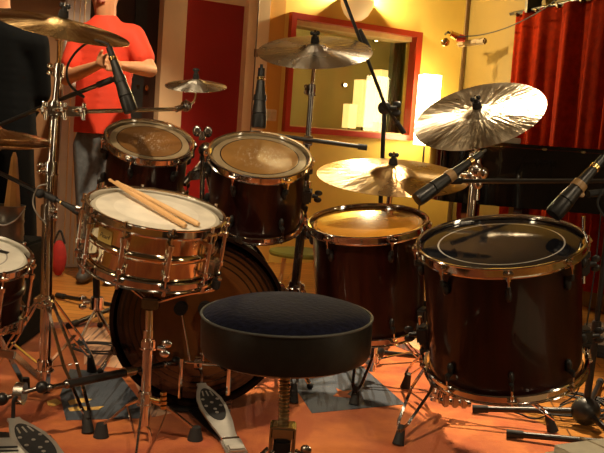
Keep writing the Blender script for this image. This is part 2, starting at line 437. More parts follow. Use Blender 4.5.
# control room behind
olive = mk('olive_paint', (.46, .40, .17), .7, 0, .08, 4)
for nm, c_, z_ in (('wall_control_back', ((sw0+sw1)/2, 1.3, 1.3), (3.4, .06, 2.6)), ('wall_control_left', (sw0-1.0, .7, 1.3), (.06, 1.14, 2.6)), ('wall_control_right', (sw1+.9, .7, 1.3), (.06, 1.14, 2.6)),
                   ('ceiling_control', ((sw0+sw1)/2, .7, 2.63), (3.4, 1.2, .06))):
    bm = nbm(); box(bm, c_, z_, WM); struct(link(nm, bm, olive, smooth=False))
sg = W(392, 80)[0]
bm = nbm()
for k in range(6):
    s_p = (onplane(391+4.2*k, 80, WO+WN*.25, WN)-WO).dot(WU); box(bm, (s_p, .25, 1.3), (.030, .05, 2.2), WM)
tag(link('acoustic_panel', bm, mk('green_panel', (.06, .075, .035), .7), smooth=False), 'dark green slatted panel inside the studio window at its right edge', 'panel')
lamp('control_room_light', 'POINT', WM @ V((sw0+.1, .6, 2.35)), 14, (1, .8, .45), size=.02)

# ---- lamps with paper shades, and lamp reflections built like them
def paper(name, col, s):
    m, t, p = nt(name)
    tc = N(t, 'ShaderNodeTexCoord'); wv = N(t, 'ShaderNodeTexNoise'); wv.inputs['Scale'].default_value = 30; t.links.new(tc.outputs['Object'], wv.inputs['Vector'])
    p.inputs['Base Color'].default_value = (.9, .75, .45, 1)
    t.links.new(ramp(t, wv.outputs[0], [(.2, tuple(c*.85 for c in col)), (.8, col)]), p.inputs['Emission Color']); p.inputs['Emission Strength'].default_value = s
    return m
paper_hot = paper('paper_shade_lit', (1, .80, .42), 20)
reflection_glow = paper('lamp_reflection_glow', (1, .70, .22), 1.1)
def paper_lamp_or_reflection(loc, h, wdt, zb, mat, label, rot=.2):
    t = empty('paper_lamp_or_reflection', Matrix.Translation(loc) @ Matrix.Rotation(rot, 4, 'Z'), label, 'lamp')
    bm = nbm(); r = wdt/2
    prism(bm, [(r*a, r*b) for a, b in ((-1, -.85), (-.85, -1), (.85, -1), (1, -.85), (1, .85), (.85, 1), (-.85, 1), (-1, .85))], zb, zb+h)
    link('lamp_shade', bm, mat, t, smooth=False)
    bm = nbm(); tube(bm, (0, 0, .02), (0, 0, zb), .006); link('pole', bm, black_metal, t)
    bm = nbm(); lathe(bm, [(0, 0), (.12, 0), (.12, .012), (.02, .02), (0, .02)], 24); link('base', bm, black_metal, t)
    return t
LY = 6.45
pb = at(423, 145, LY-.1); ptp = at(427, 75, LY-.1)
paper_lamp_or_reflection(V((pb.x+.01, pb.y, 0)), ptp.z-pb.z, .13, pb.z, paper_hot, 'tall bright paper floor lamp glowing in the room corner behind the tilted cymbal')
for (a, b, c, d, dd, lb) in ((343, 104, 354, 128, .34, 'shortest of three lamp reflections in the studio window glass, built as lit paper lamps'), (353, 80, 370, 127, .62, 'middle one of three lamp reflections in the studio window glass, built as lit paper lamps'), (370, 70, 387, 122, .92, 'rightmost and tallest of three lamp reflections in the studio window glass, built as lit paper lamps')):  # lamp reflections in the pane, built as glowing shades behind it
    def Wd(px, py): return onplane(px, py, WO+WN*dd, WN)
    p1 = Wd((a+c)/2, d); p0 = Wd((a+c)/2, b); wd = (Wd(c, b)-Wd(a, b)).length
    paper_lamp_or_reflection(V((p1.x, p1.y, 0)), p0.z-p1.z, wd*.8, p1.z, reflection_glow, lb, math.atan2(WU.y, WU.x))
for i, (a, b) in enumerate(((376, 40), (345, 85))):  # ceiling spot reflections in the pane, built as glowing balls behind it
    p = onplane(a, b, WO+WN*1.24, WN)
    t = empty('spot_reflection', p, ('upper' if i == 0 else 'lower')+' of two ceiling spot reflections in the studio window, built as tiny glowing balls', 'reflection')
    bm = nbm(); ball(bm, (0, 0, 0), .014); link('bulb', bm, paper_hot, t)
    bm = nbm(); tube(bm, -WN*.0, WN*.03, .018); link('housing', bm, black_metal, t)
# sconce
sp = at(365, -4, 6.15); s0 = (sp-WO).dot(WU); z0 = sp.z
scm = WM @ Matrix.Translation((s0, 0, z0-.06))
t = empty('wall_sconce', scm, 'white half bowl wall lamp shining upwards above the studio window', 'lamp')
bm = nbm(); lathe(bm, [(.005, -.10), (.05, -.092), (.09, -.06), (.118, -.01), (.128, .04), (.122, .04), (.11, -.008), (.085, -.052), (.045, -.082), (.005, -.09)], 24, Matrix.Identity(4), PI, 2*PI)
pm, pt, pp = nt('plaster_bowl'); pp.inputs['Base Color'].default_value = (.8, .66, .42, 1); pp.inputs['Emission Color'].default_value = (1, .6, .2, 1); pp.inputs['Emission Strength'].default_value = .35
link('bowl', bm, pm, t)
bm = nbm(); rbox(bm, (0, -.01, -.02), (.1, .02, .1)); link('mount', bm, cream, t)
bm = nbm(); ball(bm, (0, -.05, .045), .03); link('bulb', bm, paper_hot, t)
lamp('sconce_light', 'POINT', scm @ V((0, -.07, .10)), 75, (1, .78, .42), size=.03)
# clip spotlight on the corner and its cable, the little shelf bar
lc = at(452, 37, 6.3)
t = empty('clip_spotlight', lc, 'small brass clip spotlight on the yellow wall near the corner', 'lamp')
bm = nbm(); tube(bm, (-.02, -.02, .02), (.04, .0, .0), .022, .028); link('lamp_head', bm, brass_m, t)
bm = nbm(); ball(bm, (-.045, -.02, -.04), .03, (1, .6, 1)); link('clip', bm, brass_m, t)
bm = nbm(); tube(bm, (.03, 0, 0), (.09, 0, -.005), .03, .022); link('cap', bm, mk('red_plastic', (.4, .03, .02), .4), t)
bm = nbm(); tube(bm, (-.03, -.01, .03), (-.03, .12, .03), .008); link('arm', bm, black_metal, t)
bm = nbm(); path(bm, [at(458, 37, 6.25), at(480, 35, 6.2), at(500, 30, 6.0), at(522, 21, 5.7), at(545, 8, 5.4), at(560, -3, 5.2)], .004)
tag(link('hanging_cable', bm, black_rubber), 'thin cable sagging from the clip spotlight to the top of the red curtain', 'cable')
a = Wr(459, 46); b_ = Wr(486, 41)
bm = nbm(); p0 = at(458, 44.5, 6.40); p1 = at(486, 41, 6.2); obox(bm, p0, p1, .04, .04)
t = tag(link('wall_bar', bm, mk('ochre_wood', (.22, .14, .045), .6)), 'short ochre painted bar fixed across the wall corner below the clip spotlight', 'bar')
# curtain
mk_ring = mk('dark_brass_ring', (.12, .08, .04), .4, .8)
CO = .10
cs0 = Wr(511, 60, CO)[0]; 
ctop = Wr(513, 15, CO)[1]; cz0 = .12
t = empty('red_curtain', RM @ Matrix.Translation((cs0, -CO, cz0)), 'long red velvet curtain hanging in folds along the right wall', 'curtain')
bm = nbm(); n = 260; L = 2.9; rows = []
for j in range(9):
    z = (ctop-cz0)*j/8; row = []
    for i in range(n+1):
        s = L*i/n
        a = .042*math.sin(s*27+.9*math.sin(s*5))+.016*math.sin(s*61+1.3)*(1-.3*j/8)+.01*math.sin(s*17)
        a *= (1-.35*j/8)
        row.append(bm.verts.new((s+.012*math.sin(s*31+j*.3)*(1-j/8), a, z)))
    rows.append(row)
for a, b in zip(rows, rows[1:]):
    for i in range(n): bm.faces.new((a[i], a[i+1], b[i+1], b[i]))
c = link('cloth', bm, mk('red_velvet', (.26, .018, .003), .9, 0, .2, 30, .1, spec=.03), t)
mo = c.modifiers.new('thick', 'SOLIDIFY'); mo.thickness = .003
bm = nbm(); tube(bm, (-.06, 0, ctop-cz0+.01), (L, 0, ctop-cz0+.01), .011); link('curtain_rail', bm, black_metal, t)
for i in range(24):
    bm = nbm(); tube(bm, (.02+i*.12, 0, ctop-cz0-.0), (.035+i*.12, 0, ctop-cz0+.0), .016, seg=12); link('ring', bm, mk_ring, t)
bm = nbm(); box(bm, (.18, .02, ctop-cz0+.05), (.03, .1, .12)); link('rail_bracket', bm, black_metal, t)
bm = nbm(); box(bm, (1.3, .02, ctop-cz0+.05), (.03, .1, .12)); link('rail_bracket', bm, black_metal, t)

# ceiling lamps
grp = 'recessed lamps in the ceiling'
for i, (p, e, a, sp_) in enumerate(SPOTS):
    t = empty('ceiling_lamp', V((p[0], p[1], CEIL)), 'round recessed ceiling lamp '+('behind the two floor toms', 'above the left of the place of the camera', 'above the right of the place of the camera', 'above the left cymbal stand', 'added to brighten the person in red')[i], 'lamp', grp)
    bm = nbm(); lathe(bm, [(.05, 0), (.075, 0), (.075, -.01), (.05, -.012), (.05, 0)], 24); link('ring', bm, steel, t)
    bm = nbm(); lathe(bm, [(0, -.004), (.05, -.004), (.05, -.001), (0, -.001)], 24); link('lens', bm, paper('lamp_lens', (1, .75, .45), 60), t)

for (c_, l_, lb) in (((-1.5, -.4), 1.3, 'left of two long unseen tube lamps added above the place of the camera for highlights'), ((1.3, -.2), 1.3, 'right of two long unseen tube lamps added above the place of the camera for highlights')):  # unseen tube lamps added for long highlights on drums and hoops
    t = empty('added_tube_lamp', V((c_[0], c_[1], 2.3)), lb, 'lamp')
    bm = nbm(); rbox(bm, (0, 0, .03), (.14, l_, .05)); link('housing', bm, steel, t)
    bm = nbm(); tube(bm, (0, -l_/2+.03, -.01), (0, l_/2-.03, -.01), .022); link('tube', bm, paper('added_tube_light', (1, .82, .58), 11), t)
    bm = nbm(); tube(bm, (0, -l_/3, .05), (0, -l_/3, CEIL-2.3), .004); link('wire', bm, black_metal, t)
    bm = nbm(); tube(bm, (0, l_/3, .05), (0, l_/3, CEIL-2.3), .004); link('wire', bm, black_metal, t)

for (x_, y_, lb) in ((-2.2, .7, 'tall square paper floor lamp added out of view left of the camera for streaks on chrome'), (2.3, .9, 'tall square paper floor lamp added out of view right of the camera for streaks on chrome')):  # unseen paper lamps added for upright streaks on chrome and shells
    paper_lamp_or_reflection(V((x_, y_, 0)), 1.1, .2, .55, paper('added_side_paper_lit', (1, .80, .52), 7), lb)

# ---- rug
def rugbase(name, cA, cB, cC, sc, rot=0.):
    m, t, p = nt(name)
    tc = N(t, 'ShaderNodeTexCoord')
    no = N(t, 'ShaderNodeTexNoise'); no.inputs['Scale'].default_value = 3.2; no.inputs['Detail'].default_value = 8; no.inputs['Roughness'].default_value = .65
    t.links.new(tc.outputs['Object'], no.inputs['Vector'])
    mp = N(t, 'ShaderNodeMapping'); mp.inputs['Rotation'].default_value = (0, 0, rot); mp.inputs['Scale'].default_value = (sc, 3, 1)
    t.links.new(tc.outputs['Object'], mp.inputs[0])
    n2 = N(t, 'ShaderNodeTexNoise'); n2.inputs['Scale'].default_value = 1; n2.inputs['Detail'].default_value = 3; t.links.new(mp.outputs[0], n2.inputs['Vector'])
    c = mixc(t, ramp(t, no.outputs[0], [(.35, (0, 0, 0)), (.65, (1, 1, 1))]), cA, cB)
    c = mixc(t, ramp(t, n2.outputs[0], [(.52, (0, 0, 0)), (.6, (1, 1, 1))]), c, cC)
    n3 = N(t, 'ShaderNodeTexNoise'); n3.inputs['Scale'].default_value = 220; t.links.new(tc.outputs['Object'], n3.inputs['Vector'])
    t.links.new(c, p.inputs['Base Color']); p.inputs['Roughness'].default_value = .95; p.inputs['Sheen Weight'].default_value = .15
    b = N(t, 'ShaderNodeBump'); b.inputs['Strength'].default_value = .5; b.inputs['Distance'].default_value = .003
    t.links.new(n3.outputs[0], b.inputs['Height']); t.links.new(b.outputs[0], p.inputs['Normal'])
    return m
rug_o = rugbase('rug_orange', (.36, .062, .014), (.66, .195, .036), (.46, .10, .018), 9)
rug_b = rugbase('rug_blue', (.040, .055, .08), (.075, .095, .125), (.018, .022, .03), 60, .35)
rug_p = rugbase('rug_striped', (.75, .42, .26), (.8, .5, .3), (.28, .14, .12), 70, .35)
rug_y = rugbase('rug_gold', (.85, .55, .12), (.8, .5, .1), (.7, .4, .1), 30)
rug_d = rugbase('rug_border', (.25, .05, .02), (.2, .04, .02), (.06, .03, .03), 60)
RT = 0.0
q = [G(-80, 318), G(388, 334), G(592, 453), V((1.05, 1.2, 0)), V((-1.9, 1.2, 0))]
bm = nbm(); prism(bm, [(p.x, p.y) for p in q], -.0038, RT, mi=0)
def patch(pix, z, mi, world=False):
    pts = [G(a, b, z) for a, b in pix]
    prism(bm, [(p.x, p.y) for p in pts], RT-.002, z, mi=mi)
patch([(70, 369), (118, 372), (138, 398), (142, 418), (66, 420), (60, 395)], RT+.0012, 1)
patch([(282, 368), (362, 366), (405, 404), (312, 413)], RT+.0012, 1)
patch([(84, 328), (124, 326), (150, 356), (176, 412), (152, 417), (128, 369), (84, 364)], RT+.0010, 2)
patch([(352, 327), (388, 334), (430, 356), (405, 350)], RT+.0010, 4)
patch([(-60, 334), (-60, 323), (84, 322), (124, 325)], RT+.0008, 4)
# gold motifs in the blue fields
patch([(47, 401), (56, 398.5), (62, 402.5), (53, 406), (48, 405)], RT+.0022, 3)
patch([(68, 401), (74, 399), (84, 398), (92, 399), (86, 402), (78, 403), (70, 405)], RT+.0022, 3)
patch([(68, 408), (78, 406), (92, 407), (104, 406), (98, 409.5), (84, 410), (70, 411)], RT+.0022, 3)
patch([(333, 396), (338, 392), (336, 388), (343, 391), (352, 390), (347, 394), (354, 398), (344, 397)], RT+.0022, 0)
tag(link('patterned_rug', bm, [rug_o, rug_b, rug_p, rug_y, rug_d], smooth=False), 'large orange red rug with slate blue fields under the drum kit', 'rug')
# far rug/case edge at the right
bm = nbm(); a = G(584, 326); b = G(616, 325); c = G(616, 352); d = G(588, 348)
prism(bm, [(p.x, p.y) for p in (a, b, c, d)], .0005, .015)
prism(bm, [(p.x, p.y) for p in (G(588, 348), G(616, 352), G(616, 360), G(590, 356))], .0005, .022, mi=1)
tag(link('grey_mat', bm, [mk('grey_mat', (.5, .42, .33), .8, 0, .5, 18), black_rubber], smooth=False), 'pale speckled mat with a black edge on the wooden floor at far right', 'mat')
# green disc
gc = at(299, 251, 5.15); gz = gc.z
t = empty('green_footstool', V((gc.x, gc.y, 0)), 'low round footstool with olive green seat on the parquet below the window', 'footstool')
bm = nbm(); lathe(bm, [(0, gz+.012), (.12, gz+.010), (.168, gz), (.174, gz-.012), (.168, gz-.025), (0, gz-.028)], 40); link('seat', bm, mk('olive_cloth', (.17, .17, .02), .8), t)
for a in (.4, 2.5, 4.6):
    bm = nbm(); tube(bm, (.10*math.cos(a), .10*math.sin(a), gz-.02), (.12*math.cos(a), .12*math.sin(a), -.003), .014, .010); link('leg', bm, maple, t)

# ================================================================== DRUMS
def hoop_profile(R, s):
    """triple flanged hoop, s=+1 top / -1 bottom; z relative to the bearing edge"""
    p = [(R-.010, -.012), (R-.002, -.013), (R, -.010), (R-.004, -.008), (R-.005, .008), (R, .010), (R+.001, .012), (R-.002, .014), (R-.008, .013), (R-.009, .008), (R-.010, -.012)]
    return [(r, z*s) for r, z in p]
HEADZ = .004
def drum(name, label, cat, px, py, Y, slope, ratio, R, H, shell_m, head, nlug, hoop_m=None, lug='stub', a0=0., group=None, bottom_head=None, lugs_on=None, rim_wood=False, xhint=V((1, 0, 0))):
    hoop_m = hoop_m or chrome
    ax = axis_for(px, py, slope, ratio)
    top = at(px, py, Y)                       # centre of the top edge of the hoop
    org = top - ax*(H+.013)
    M = frame(org, ax, xhint)
    t = empty(name, M, label, cat, group)
    rs = R-.016
    bm = nbm()
    if lug == 'tube':
        h = H
        lathe(bm, [(rs-.004, 0), (rs, .002), (rs, h*.5-.012), (rs+.006, h*.5-.006), (rs+.007, h*.5), (rs+.006, h*.5+.006), (rs, h*.5+.012), (rs, h-.002), (rs-.004, h)], 72)
    else:
        lathe(bm, [(rs-.006, 0), (rs, .003), (rs, H-.003), (rs-.006, H)], 72)
    link('shell', bm, shell_m, t)
    bm = nbm(); lathe(bm, [(0, H+HEADZ), (rs-.012, H+HEADZ), (rs-.003, H+HEADZ-.001), (rs+.002, H-.004), (rs+.002, H-.008)], 72); link('batter_head', bm, head, t)
    bm = nbm(); lathe(bm, [(0, -HEADZ), (rs-.003, -HEADZ), (rs+.002, .004)], 72); link('bottom_head', bm, bottom_head or head_clear, t)
    bm = nbm(); lathe(bm, hoop_profile(R, 1), 84, Matrix.Translation((0, 0, H)))
    angs = [a0+2*PI*k/nlug for k in range(nlug)]
    for a in angs:
        T = Matrix.Rotation(a, 4, 'Z') @ Matrix.Translation((R, 0, H))
        rbox(bm, (.003, 0, .000), (.014, .024, .008), T, .002)
    link('hoop', bm, hoop_m, t)
    bm = nbm(); lathe(bm, hoop_profile(R, -1), 84, Matrix.Translation((0, 0, 0)))
    for a in angs:
        T = Matrix.Rotation(a, 4, 'Z') @ Matrix.Translation((R, 0, 0))
        rbox(bm, (.003, 0, .000), (.014, .024, .008), T, .002)
    link('hoop', bm, hoop_m, t)
    for a in angs:
        Rz = Matrix.Rotation(a, 4, 'Z'); rr = R+.003
        if lug == 'tube':
            bm = nbm()
            tube(bm, Rz @ V((rr, 0, .028)), Rz @ V((rr, 0, H-.028)), .0058, seg=12)
            for z in (.030, H-.030):
                tube(bm, Rz @ V((rr, 0, z-.006)), Rz @ V((rr, 0, z+.006)), .0085, seg=12)
                obox(bm, Rz @ V((rs-.002, 0, z)), Rz @ V((rr, 0, z)), .012, .009)
            l = link('lug', bm, hoop_m, t)
            bm = nbm()
            tube(bm, Rz @ V((rr, 0, H-.03)), Rz @ V((rr, 0, H+.012)), .003, seg=8); tube(bm, Rz @ V((rr, 0, H+.005)), Rz @ V((rr, 0, H+.018)), .0052, seg=8)
            link('tension_rod', bm, chrome, l); bm = nbm()
            tube(bm, Rz @ V((rr, 0, .03)), Rz @ V((rr, 0, -.012)), .003, seg=8); tube(bm, Rz @ V((rr, 0, -.005)), Rz @ V((rr, 0, -.018)), .0052, seg=8)
            link('tension_rod', bm, chrome, l)
        else:
            for (z, s) in ((H, -1), (0, 1)):
                bm = nbm(); zc = z+s*.058
                M2 = Rz @ Matrix.Translation((rs+.006, 0, zc))
                ball(bm, (0, 0, 0), .010, (1.0, .8, 1.6), 12, M2)
                tube(bm, Rz @ V((rr, 0, zc-s*.013)), Rz @ V((rr, 0, zc-s*.028)), .0052, .0045, seg=10)
                obox(bm, Rz @ V((rs, 0, zc-s*.012)), Rz @ V((rr+.002, 0, zc-s*.018)), .013, .011)
                l = link('lug', bm, black_plastic, t)
                bm = nbm(); tube(bm, Rz @ V((rr, 0, zc-s*.028)), Rz @ V((rr, 0, z-s*.012)), .0028, seg=8)
                tube(bm, Rz @ V((rr, 0, z-s*.003)), Rz @ V((rr, 0, z-s*-.016)), .005, seg=8)
                link('tension_rod', bm, chrome, l)
    t['_'] = 0; del t['_']
    return t, M, ax

head_clear = head_mat('clear_head', 1, [(0, (.03, .015, .01)), (.9, (.03, .015, .01))], .2)
hm_snare = head_mat('snare_head', .17, [(0, (.90, .86, .74)), (.66, (.80, .76, .64)), (.93, (.50, .46, .36))], .5)
hm_side = head_mat('side_head', .145, [(0, (.78, .76, .66)), (.66, (.35, .34, .32)), (.685, (.78, .76, .66)), (.97, (.6, .58, .48))], .45)
hm_tom = head_mat('tom_head', .13, [(0, (.20, .095, .03)), (.78, (.015, .01, .008)), (.80, (.32, .25, .15)), (.99, (.2, .14, .08))], .22, .75, .5)
hm_tom2 = head_mat('tom_head_wide', .155, [(0, (.27, .14, .04)), (.79, (.015, .01, .008)), (.815, (.28, .22, .13)), (.99, (.2, .14, .08))], .2, .55, .5)
hm_ft = head_mat('floor_tom_head', .175, [(0, (.50, .22, .025)), (.9, (.40, .17, .02)), (.97, (.1, .05, .02))], .13, .15, .8)
hm_black = head_mat('black_head', .2, [(0, (.010, .011, .016)), (.765, (.7, .68, .62)), (.782, (.010, .011, .016)), (.9, (.012, .012, .016))], .07, .10, 0)

# snare drum
snare, SM, sax = drum('snare_drum', 'polished metal snare drum with a white head and two sticks lying across it', 'snare drum', 157, 207.5, 2.37, .155, .285, .187, .142, snare_metal, hm_snare, 10, lug='tube', a0=.08)
# badge
sr = .187-.016
def wrapped_badge(parent, ang, z, w, h, r, mat):
    bm = nbm(); lathe(bm, [(r+.0008, z-h/2), (r+.0018, z-h/2), (r+.0018, z+h/2), (r+.0008, z+h/2)], 10, Matrix.Rotation(ang, 4, 'Z'), -w/2/r, w/2/r)
    return link('badge', bm, mat, parent)
def text_part(name, body, size, M, mat, parent, depth=.0006):
    cu = D.curves.new(name, 'FONT'); cu.body = body; cu.size = size; cu.extrude = depth; cu.align_x = 'CENTER'; cu.align_y = 'CENTER'; cu.shear = .3
    o = D.objects.new(name, cu); COL.objects.link(o)
    me = bpy.data.meshes.new_from_object(o.evaluated_get(bpy.context.evaluated_depsgraph_get()))
    D.objects.remove(o); me.materials.clear(); me.materials.append(mat); me.transform(M)
    r = D.objects.new(name, me); COL.objects.link(r); r.parent = parent; return r
ba = -PI/2-.62
bd = wrapped_badge(snare, ba, .098, .05, .036, sr, mk('gold_badge', (.55, .38, .10), .4, .3))
BM = Matrix.Rotation(ba, 4, 'Z') @ Matrix.Translation((sr+.0022, 0, .098)) @ Matrix.Rotation(PI/2, 4, 'Z') @ Matrix.Rotation(PI/2, 4, 'X')
text_part('lettering', 'Pearl', .017, BM, mk('badge_ink', (.08, .05, .02), .5), bd)
# strainer and butt plate of the snare
bm = nbm(); T = Matrix.Rotation(PI-.1, 4, 'Z')
rbox(bm, (sr+.012, 0, .06), (.024, .03, .07), T); rbox(bm, (sr+.03, 0, .085), (.012, .016, .05), T); tube(bm, T @ V((sr+.01, 0, .1)), T @ V((sr+.045, 0, .105)), .008)
link('strainer', bm, chrome_worn, snare)
bm = nbm(); T = Matrix.Rotation(-.25, 4, 'Z'); rbox(bm, (sr+.010, 0, .04), (.02, .04, .04), T); link('butt_plate', bm, chrome_worn, snare)
bm = nbm()
for k in range(14): tube(bm, (-.15, -.02+.003*k, -.006), (.15, -.02+.003*k, -.006), .001, seg=5)
link('snare_wires', bm, steel, snare)
# drum sticks (lie on the hoop and the head)
ht = (SM @ V((0, 0, .142+.0135))); hd = SM @ V((0, 0, .142+HEADZ)); 
def stick(tip, butt, label, m_):
    n = sax
    a = onplane(*tip, ht+n*.014, n); b = onplane(*butt, hd+n*.010, n)
    # the stick touches the far hoop: raise the tip end until its line clears the hoop
    L = (b-a).length
    bm = nbm()
    prof = [(0, 0), (.0035, .001), (.005, .006), (.0045, .012), (.0036, .018), (.0042, .03), (.0065, .09), (.0072, .13), (.0074, L-.008), (.0055, L-.001), (0, L)]
    M = frame(a, b-a)
    t = D.objects.new('drumstick', None)
    D.objects.remove(t)
    lathe(bm, prof, 14)
    o = link('drumstick', bm, m_); o.matrix_world = M
    tag(o, label, 'drumstick', 'drumsticks on the snare drum')
    print('stick length', L)
stick((109, 179.5), (186, 226), 'left of two wooden drumsticks lying across the snare head', maple)
stick((116, 181.5), (199, 224.5), 'right of two wooden drumsticks lying across the snare head', maple2)

# mounted toms
tom1, T1M, t1ax = drum('mounted_tom', 'small wine red mounted tom with worn brown head left above the bass drum', 'tom drum', 150, 138.5, 2.86, .145, .45, .143, .19, wine, hm_tom, 6, a0=.3)
tom2, T2M, t2ax = drum('mounted_tom', 'larger wine red mounted tom with a clear brown head and boom microphone behind it', 'tom drum', 260, 153.5, 2.86, .10, .44, .167, .215, wine, hm_tom2, 6, a0=.1)
# floor toms
ft1, F1M, f1ax = drum('floor_tom', 'wine lacquer floor tom with a golden brown head below the big ride cymbal', 'tom drum', 367.5, 219.5, 2.80, -.03, .285, .190, .325, wine, hm_ft, 6, a0=.853)
ft2, F2M, f2ax = drum('floor_tom', 'largest dark floor tom with glossy black head marked by a white ring', 'tom drum', 500.5, 239.5, 2.25, -.03, .325, .2115, .327, wine, hm_black, 8, a0=.68)
# emblem on the black head
for (px_, py_, s_) in ((463, 221.5, .022),):
    p = F2M.inverted() @ onplane(px_, py_, F2M @ V((0, 0, .327+HEADZ+.001)), f2ax)
    bm = nbm()
    for k in range(-3, 4):
        prism(bm, [(p.x+k*.007-.003, p.y-.004), (p.x+k*.007+.003, p.y-.004), (p.x+k*.007+.001, p.y+.010-abs(k)*.0015), (p.x+k*.007-.001, p.y+.010-abs(k)*.0015)], p.z-.0002, p.z+.0003)
    box(bm, (p.x, p.y-.007, p.z), (.058, .004, .0006))
    e = link('emblem', bm, mk('logo_grey', (.5, .5, .5), .5), ft2, smooth=False)
    text_part('lettering', 'REMO', .013, Matrix.Translation((p.x, p.y-.018, p.z)), mk('logo_ink', (.45, .45, .45), .5), e, .0003)
# side snare at the left
side, SDM, sdax = drum('side_snare_drum', 'small dark side drum with a white head cut by the left frame edge', 'snare drum', -31, 250.5, 2.36, .10, .36, .166, .155, wine, hm_side, 8, hoop_m=chrome, lug='tube', a0=.1)
p = SDM.inverted() @ onplane(3, 252, SDM @ V((0, 0, .155+HEADZ)), sdax)
bm = nbm(); box(bm, (p.x-.008, p.y, p.z+.0006), (.046, .018, .0008)); e = link('emblem', bm, black_plastic, side, smooth=False)

# bass drum
hoop_dark = mk('dark_wood_hoop', (.010, .004, .002), .6, 0, .3, 12, spec=.06)
bdc = at(199, 323, 2.70); R = .268
BDA = V((.125, -1, .02)).normalized()      # faces the player
BDM = frame(bdc + V((0, .0, R+.012-bdc.z)), BDA, V((1, 0, 0)))
bdt = empty('bass_drum', BDM, 'big glossy bass drum standing on the rug behind the snare and the round stool', 'bass drum')
rs = R-.012; DP = .45
bm = nbm(); lathe(bm, [(rs-.006, -.02), (rs, -.025), (rs, -DP+.02), (rs-.006, -DP+.015)], 96); link('shell', bm, wine, bdt)
bm = nbm()
def bh(z): lathe(bm, [(R-.012, z-.02), (R-.001, z-.021), (R, z-.018), (R, z+.018), (R-.002, z+.021), (R-.012, z+.020), (R-.012, z-.02)], 96)
bh(.005); link('hoop', bm, hoop_dark, bdt)
bm = nbm(); bh(-DP); link('hoop', bm, hoop_dark, bdt)
hm_bd = head_mat('bass_head', .25, [(0, (.13, .045, .012)), (.62, (.10, .035, .010)), (.70, (.008, .004, .003)), (.715, (.08, .03, .009)), (.77, (.008, .004, .003)), (.79, (.07, .025, .008)), (.84, (.006, .003, .003)), (.86, (.05, .018, .007)), (.9, (.005, .003, .003)), (.93, (.03, .01, .005)), (.95, (.005, .003, .003))], .12, 0, .8)  # brown centre and dark rings: reflections painted into the head colour
bm = nbm(); lathe(bm, [(0, .006), (rs-.01, .006), (rs-.004, .0), (rs, -.01)], 96); link('batter_head', bm, hm_bd, bdt)
bm = nbm(); lathe(bm, [(0, -DP-.004), (rs-.01, -DP-.004), (rs, -DP+.01)], 96); link('front_head', bm, black_plastic, bdt)
for k in range(8):
    a = 2*PI*(k+.5)/8; Rz = Matrix.Rotation(a, 4, 'Z')
    bm = nbm(); rbox(bm, (R+.001, 0, .008), (.012, .03, .05), Rz, .003); tube(bm, Rz @ V((R+.010, 0, .04)), Rz @ V((R+.010, 0, -.09)), .0035, seg=8); tube(bm, Rz @ V((R+.010, 0, .03)), Rz @ V((R+.010, 0, .045)), .007, seg=8)
    c = link('claw', bm, dark_chrome, bdt)
    bm = nbm(); ball(bm, (rs+.008, 0, -.105), .014, (1, .9, 1.9), 12, Rz); link('lug', bm, dark_chrome, bdt)
for s in (-1, 1):   # spurs
    bm = nbm()
    base = BDM.inverted() @ (BDM.translation + V((s*rs*.93, .36, -.05)))
    foot = BDM.inverted() @ V((BDM.translation.x+s*(R+.09), BDM.translation.y+.30, .012))
    tube(bm, base, foot, .008); sp_ = link('spur', bm, chrome, bdt)
    bm = nbm(); ball(bm, foot, .0115); link('rubber_foot', bm, black_rubber, sp_)

# ================================================================== CYMBALS
def cymbal(label, px, py, Y, R, slope, ratio, mat, bell=.16, group=None, bow=.08, name='cymbal', flip=1, thing=True):
    ax = axis_for(px, py, slope, ratio); c = at(px, py, Y)
    h = R*bow; rb = R*bell; bh_ = rb*.40
    pr = []
    for k in range(14):
        r = R-(R-rb*1.25)*k/13; x = (r-rb)/(R-rb); pr.append((r, h*(1-x**1.6)*.75))
    zb = pr[-1][1]
    pr += [(rb*1.05, zb+.12*bh_+.001), (rb*.85, zb+.52*bh_), (rb*.6, zb+.82*bh_), (rb*.3, zb+.97*bh_), (.006, zb+bh_)]
    th = .0011
    prof = [(r, z) for r, z in pr] + [(r, z-th) for r, z in reversed(pr)] + [pr[0]]
    zc = zb+bh_
    bm = nbm(); lathe(bm, prof, 96, Matrix.Translation((0, 0, -zc)))
    o = link(name, bm, mat); o.matrix_world = frame(c, ax)
    try: o.data.set_sharp_from_angle(angle=math.radians(60))
    except Exception: pass
    tag(o, label, 'cymbal', group)
    return c, ax
c1, a1 = cymbal('golden crash cymbal at top left seen nearly edge on above the chrome stand', 63, 17.5, 2.72, .205, .235, .14, bronze_gold, .22)
c2, a2 = cymbal('small splash cymbal in front of the red door panel', 196, 79, 3.0, .102, .03, .19, bronze_pale, .28, bow=.16)
c3, a3 = cymbal('silvery crash cymbal in front of the studio window', 315, 43, 3.2, .203, .0, .275, bronze_pale, .22)
c4, a4 = cymbal('largest cymbal, flat bronze ride hanging over the golden headed floor tom', 393, 165, 3.02, .254, .065, .235, bronze_ride, .27, bow=.06)
c5, a5 = cymbal('bright hazy crash cymbal tilted steeply towards the stool, in front of the curtain', 477.5, 108.0, 2.93, .215, -.245, .455, bronze_hazy, .20, bow=.055)
